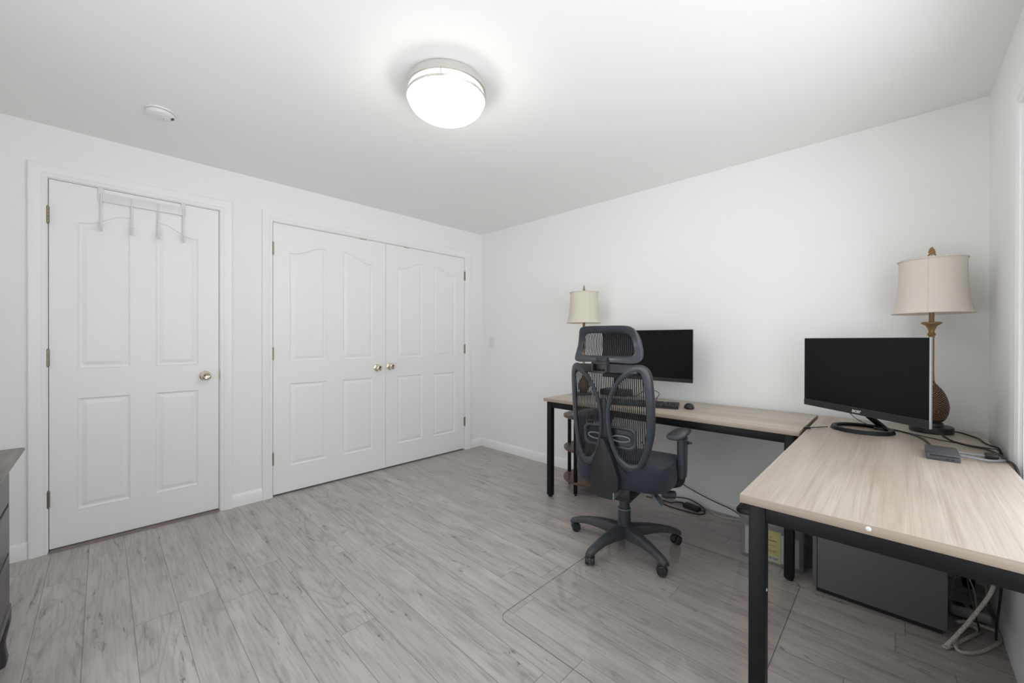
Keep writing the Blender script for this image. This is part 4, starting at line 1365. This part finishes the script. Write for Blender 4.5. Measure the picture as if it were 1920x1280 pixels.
# power adapter and leads on the floor near the back wall
ad = thing('power_adapter', 'black power brick with looped lead on the floor by the back wall', 'power adapter', (2.348, -0.098, 0), math.radians(-14))
b = MB(); b.box((-0.058, -0.026, 0.001), (0.058, 0.026, 0.030), 0.006, 3); b.build('brick', M['adapter'], ad)
b = MB(); b.tube([(-0.055, 0, 0.016), (-0.085, 0.004, 0.020)], [0.009, 0.005], 8); b.build('strain_relief', M['rubber'], ad)
iv2 = Matrix.Rotation(-ad.rotation_euler.z, 3, 'Z')
def toA(x, y, z):
    q = iv2 @ V((x - 2.348, y + 0.098, 0)); return (q.x, q.y, z)
b = MB(); b.tube(cat([toA(*p) for p in ((2.265, -0.080, 0.020), (2.235, -0.075, 0.012), (2.200, -0.10, 0.006), (2.160, -0.10, 0.006), (2.090, -0.10, 0.006), (2.02, -0.12, 0.006))], 5), 0.004, 8); b.build('lead', M['cable'], ad)
b = MB(); b.tube(cat([toA(*p) for p in ((2.404, -0.104, 0.016), (2.432, -0.10, 0.010), (2.440, -0.125, 0.006), (2.410, -0.165, 0.006), (2.330, -0.175, 0.006), (2.22, -0.175, 0.006), (2.14, -0.14, 0.006), (2.10, -0.105, 0.013), (2.06, -0.09, 0.02))], 6), 0.004, 8); b.build('output_lead', M['cable'], ad)
b = MB(); b.tube(cat([toA(*p) for p in ((2.150, -0.06, 0.012), (2.22, -0.045, 0.035), (2.30, -0.045, 0.045), (2.37, -0.055, 0.035), (2.425, -0.075, 0.018), (2.436, -0.105, 0.013))], 6), 0.004, 8); b.build('loop', M['cable'], ad)
cable('extension_cord', [(1.95, -0.06, 0.40), (2.10, -0.05, 0.235), (2.235, -0.045, 0.155), (2.377, -0.045, 0.104), (2.50, -0.05, 0.075), (2.593, -0.05, 0.055), (2.68, -0.06, 0.02), (2.72, -0.075, 0.006)], 0.0034, M['cable'], 'black cord drooping along the back wall towards the tub')
cable('extension_cord', [(2.20, -0.03, 0.004), (2.40, -0.028, 0.004), (2.45, -0.045, 0.004), (2.51, -0.090, 0.004), (2.57, -0.085, 0.004), (2.64, -0.06, 0.004), (2.72, -0.05, 0.004)], 0.003, M['cable_white'], 'white cord on the floor along the back baseboard')

# ------------------------------------------------------------------ dresser at the left edge
dr = thing('dresser', 'dark wooden dresser with moulded top at the left picture edge', 'dresser', (1.035, -3.238, 0))
DW, DD = 0.50, 0.462
b = MB()
def dtop(o, z): return [V((-o, o, z)), V((DW + o, o, z)), V((DW + o, -DD, z)), V((-o, -DD, z))]
b.rings([dtop(o, z) for o, z in ((0.004, 0.722), (0.006, 0.735), (0.012, 0.747), (0.022, 0.755), (0.031, 0.762), (0.036, 0.770), (0.035, 0.777), (0.030, 0.780))])
b.build('top', M['dresser_top'], dr, ang=50)
b = MB()
b.box((0, -DD, 0.20), (DW, -0.004, 0.724), 0.002)
b.box((0, -0.012, 0.19), (0.022, 0.002, 0.724), 0.002); b.box((DW - 0.022, -0.012, 0.19), (DW, 0.002, 0.724), 0.002)
b.box((-0.004, -DD, 0.185), (DW + 0.004, 0.006, 0.215), 0.004)
b.build('carcass', M['dresser'], dr)
for (z0, z1) in ((0.595, 0.712), (0.415, 0.583), (0.225, 0.403)):
    b = MB(); b.box((0.026, -0.02, z0), (DW - 0.026, 0.004, z1), 0.003)
    dw = b.build('drawer', M['dresser'], dr)
for (x, y) in ((0.012, -0.030), (DW - 0.045, -0.030), (0.03, -DD + 0.04), (DW - 0.045, -DD + 0.04)):
    b = MB()
    b.rings([[V((x - 0.024 + px + f, y + py + f, z)) for px, py in rrect(2 * w, 2 * w, w * 0.5, 3, 0.024, 0.0)] for (z, w, f) in ((0.186, 0.036, 0.0), (0.15, 0.036, 0.0), (0.12, 0.030, 0.0), (0.08, 0.024, 0.0), (0.05, 0.026, 0.0), (0.02, 0.030, 0), (0.0, 0.026, 0))])
    b.build('foot', M['dresser'], dr)

# ------------------------------------------------------------------ daylight
w = bpy.data.worlds.new('sky')
scene.world = w
w.use_nodes = True
nt = w.node_tree
bg = nt.nodes['Background']
sky = nt.nodes.new('ShaderNodeTexSky')
sky.sky_type = 'HOSEK_WILKIE'
sky.turbidity = 6.0
sky.ground_albedo = 0.6
sky.sun_direction = V((-0.4, 0.3, 0.85)).normalized()
mixn = nt.nodes.new('ShaderNodeMix'); mixn.data_type = 'RGBA'
mixn.inputs[0].default_value = 0.75
nt.links.new(sky.outputs[0], mixn.inputs[6]); mixn.inputs[7].default_value = (0.95, 0.97, 1.0, 1)
# lower sky brightened as pale ground, added to lift the ceiling
geo = nt.nodes.new('ShaderNodeTexCoord')
sepz = nt.nodes.new('ShaderNodeSeparateXYZ'); nt.links.new(geo.outputs['Generated'], sepz.inputs[0])
mr = nt.nodes.new('ShaderNodeMapRange'); nt.links.new(sepz.outputs[2], mr.inputs[0])
for k_, v_ in enumerate((-0.15, 0.05, 1.0, 0.0)): mr.inputs[k_ + 1].default_value = v_
mixg = nt.nodes.new('ShaderNodeMix'); mixg.data_type = 'RGBA'
nt.links.new(mr.outputs[0], mixg.inputs[0]); nt.links.new(mixn.outputs[2], mixg.inputs[6]); mixg.inputs[7].default_value = (1.2, 1.21, 1.24, 1)
nt.links.new(mixg.outputs[2], bg.inputs['Color'])
bg.inputs['Strength'].default_value = 2.0

for (nm, sx, sy, loc, rot) in (('window_portal', WZ1 - WZ0, WY1 - WY0, (XR + T + 0.01, (WY0 + WY1) / 2, (WZ0 + WZ1) / 2), (0, PI / 2, 0)),
                               ('window_portal', FX1 - FX0, FZ1 - FZ0, ((FX0 + FX1) / 2, YF - T - 0.01, (FZ0 + FZ1) / 2), (PI / 2, 0, 0))):
    pl = bpy.data.lights.new(nm, 'AREA')
    pl.shape = 'RECTANGLE'; pl.size = sx; pl.size_y = sy
    pl.cycles.is_portal = True
    po_l = bpy.data.objects.new(nm, pl); COL.objects.link(po_l)
    po_l.location = loc
    po_l.rotation_euler = rot

# ------------------------------------------------------------------ camera
yaw, pitch, roll, F_ = 0.7708, -0.003, 0.0018, 746.0
Fw, Rw = V((-math.sin(yaw), math.cos(yaw), 0)), V((math.cos(yaw), math.sin(yaw), 0))
def camvec(x, y, z):
    c, s = math.cos(roll), math.sin(roll); x, y = c * x - s * y, s * x + c * y
    c, s = math.cos(pitch), math.sin(pitch); y, z = c * y + s * z, -s * y + c * z
    return Fw * z + Rw * x + V((0, 0, y))
cr, cu_, cf = camvec(1, 0, 0), camvec(0, 1, 0), camvec(0, 0, 1)
cam = bpy.data.cameras.new('camera')
cam.sensor_width = 36.0
cam.lens = F_ * 36.0 / 1920.0
cam.clip_start = 0.02
co = bpy.data.objects.new('camera', cam); COL.objects.link(co)
mt = Matrix((cr, cu_, -cf)).transposed().to_4x4()
mt.translation = V((3.390, -2.996, 1.19))
co.matrix_world = mt
scene.camera = co

scene.view_settings.view_transform = 'Standard'
scene.view_settings.look = 'None'
scene.view_settings.exposure = 0.98
scene.view_settings.gamma = 1.0
scene.view_settings.use_curve_mapping = False
scene.cycles.use_denoising = True
scene.cycles.adaptive_threshold = 0.025
scene.cycles.max_bounces = 9
scene.cycles.diffuse_bounces = 6
scene.cycles.glossy_bounces = 3
scene.cycles.transmission_bounces = 4
scene.cycles.transparent_max_bounces = 12
scene.cycles.sample_clamp_indirect = 8.0
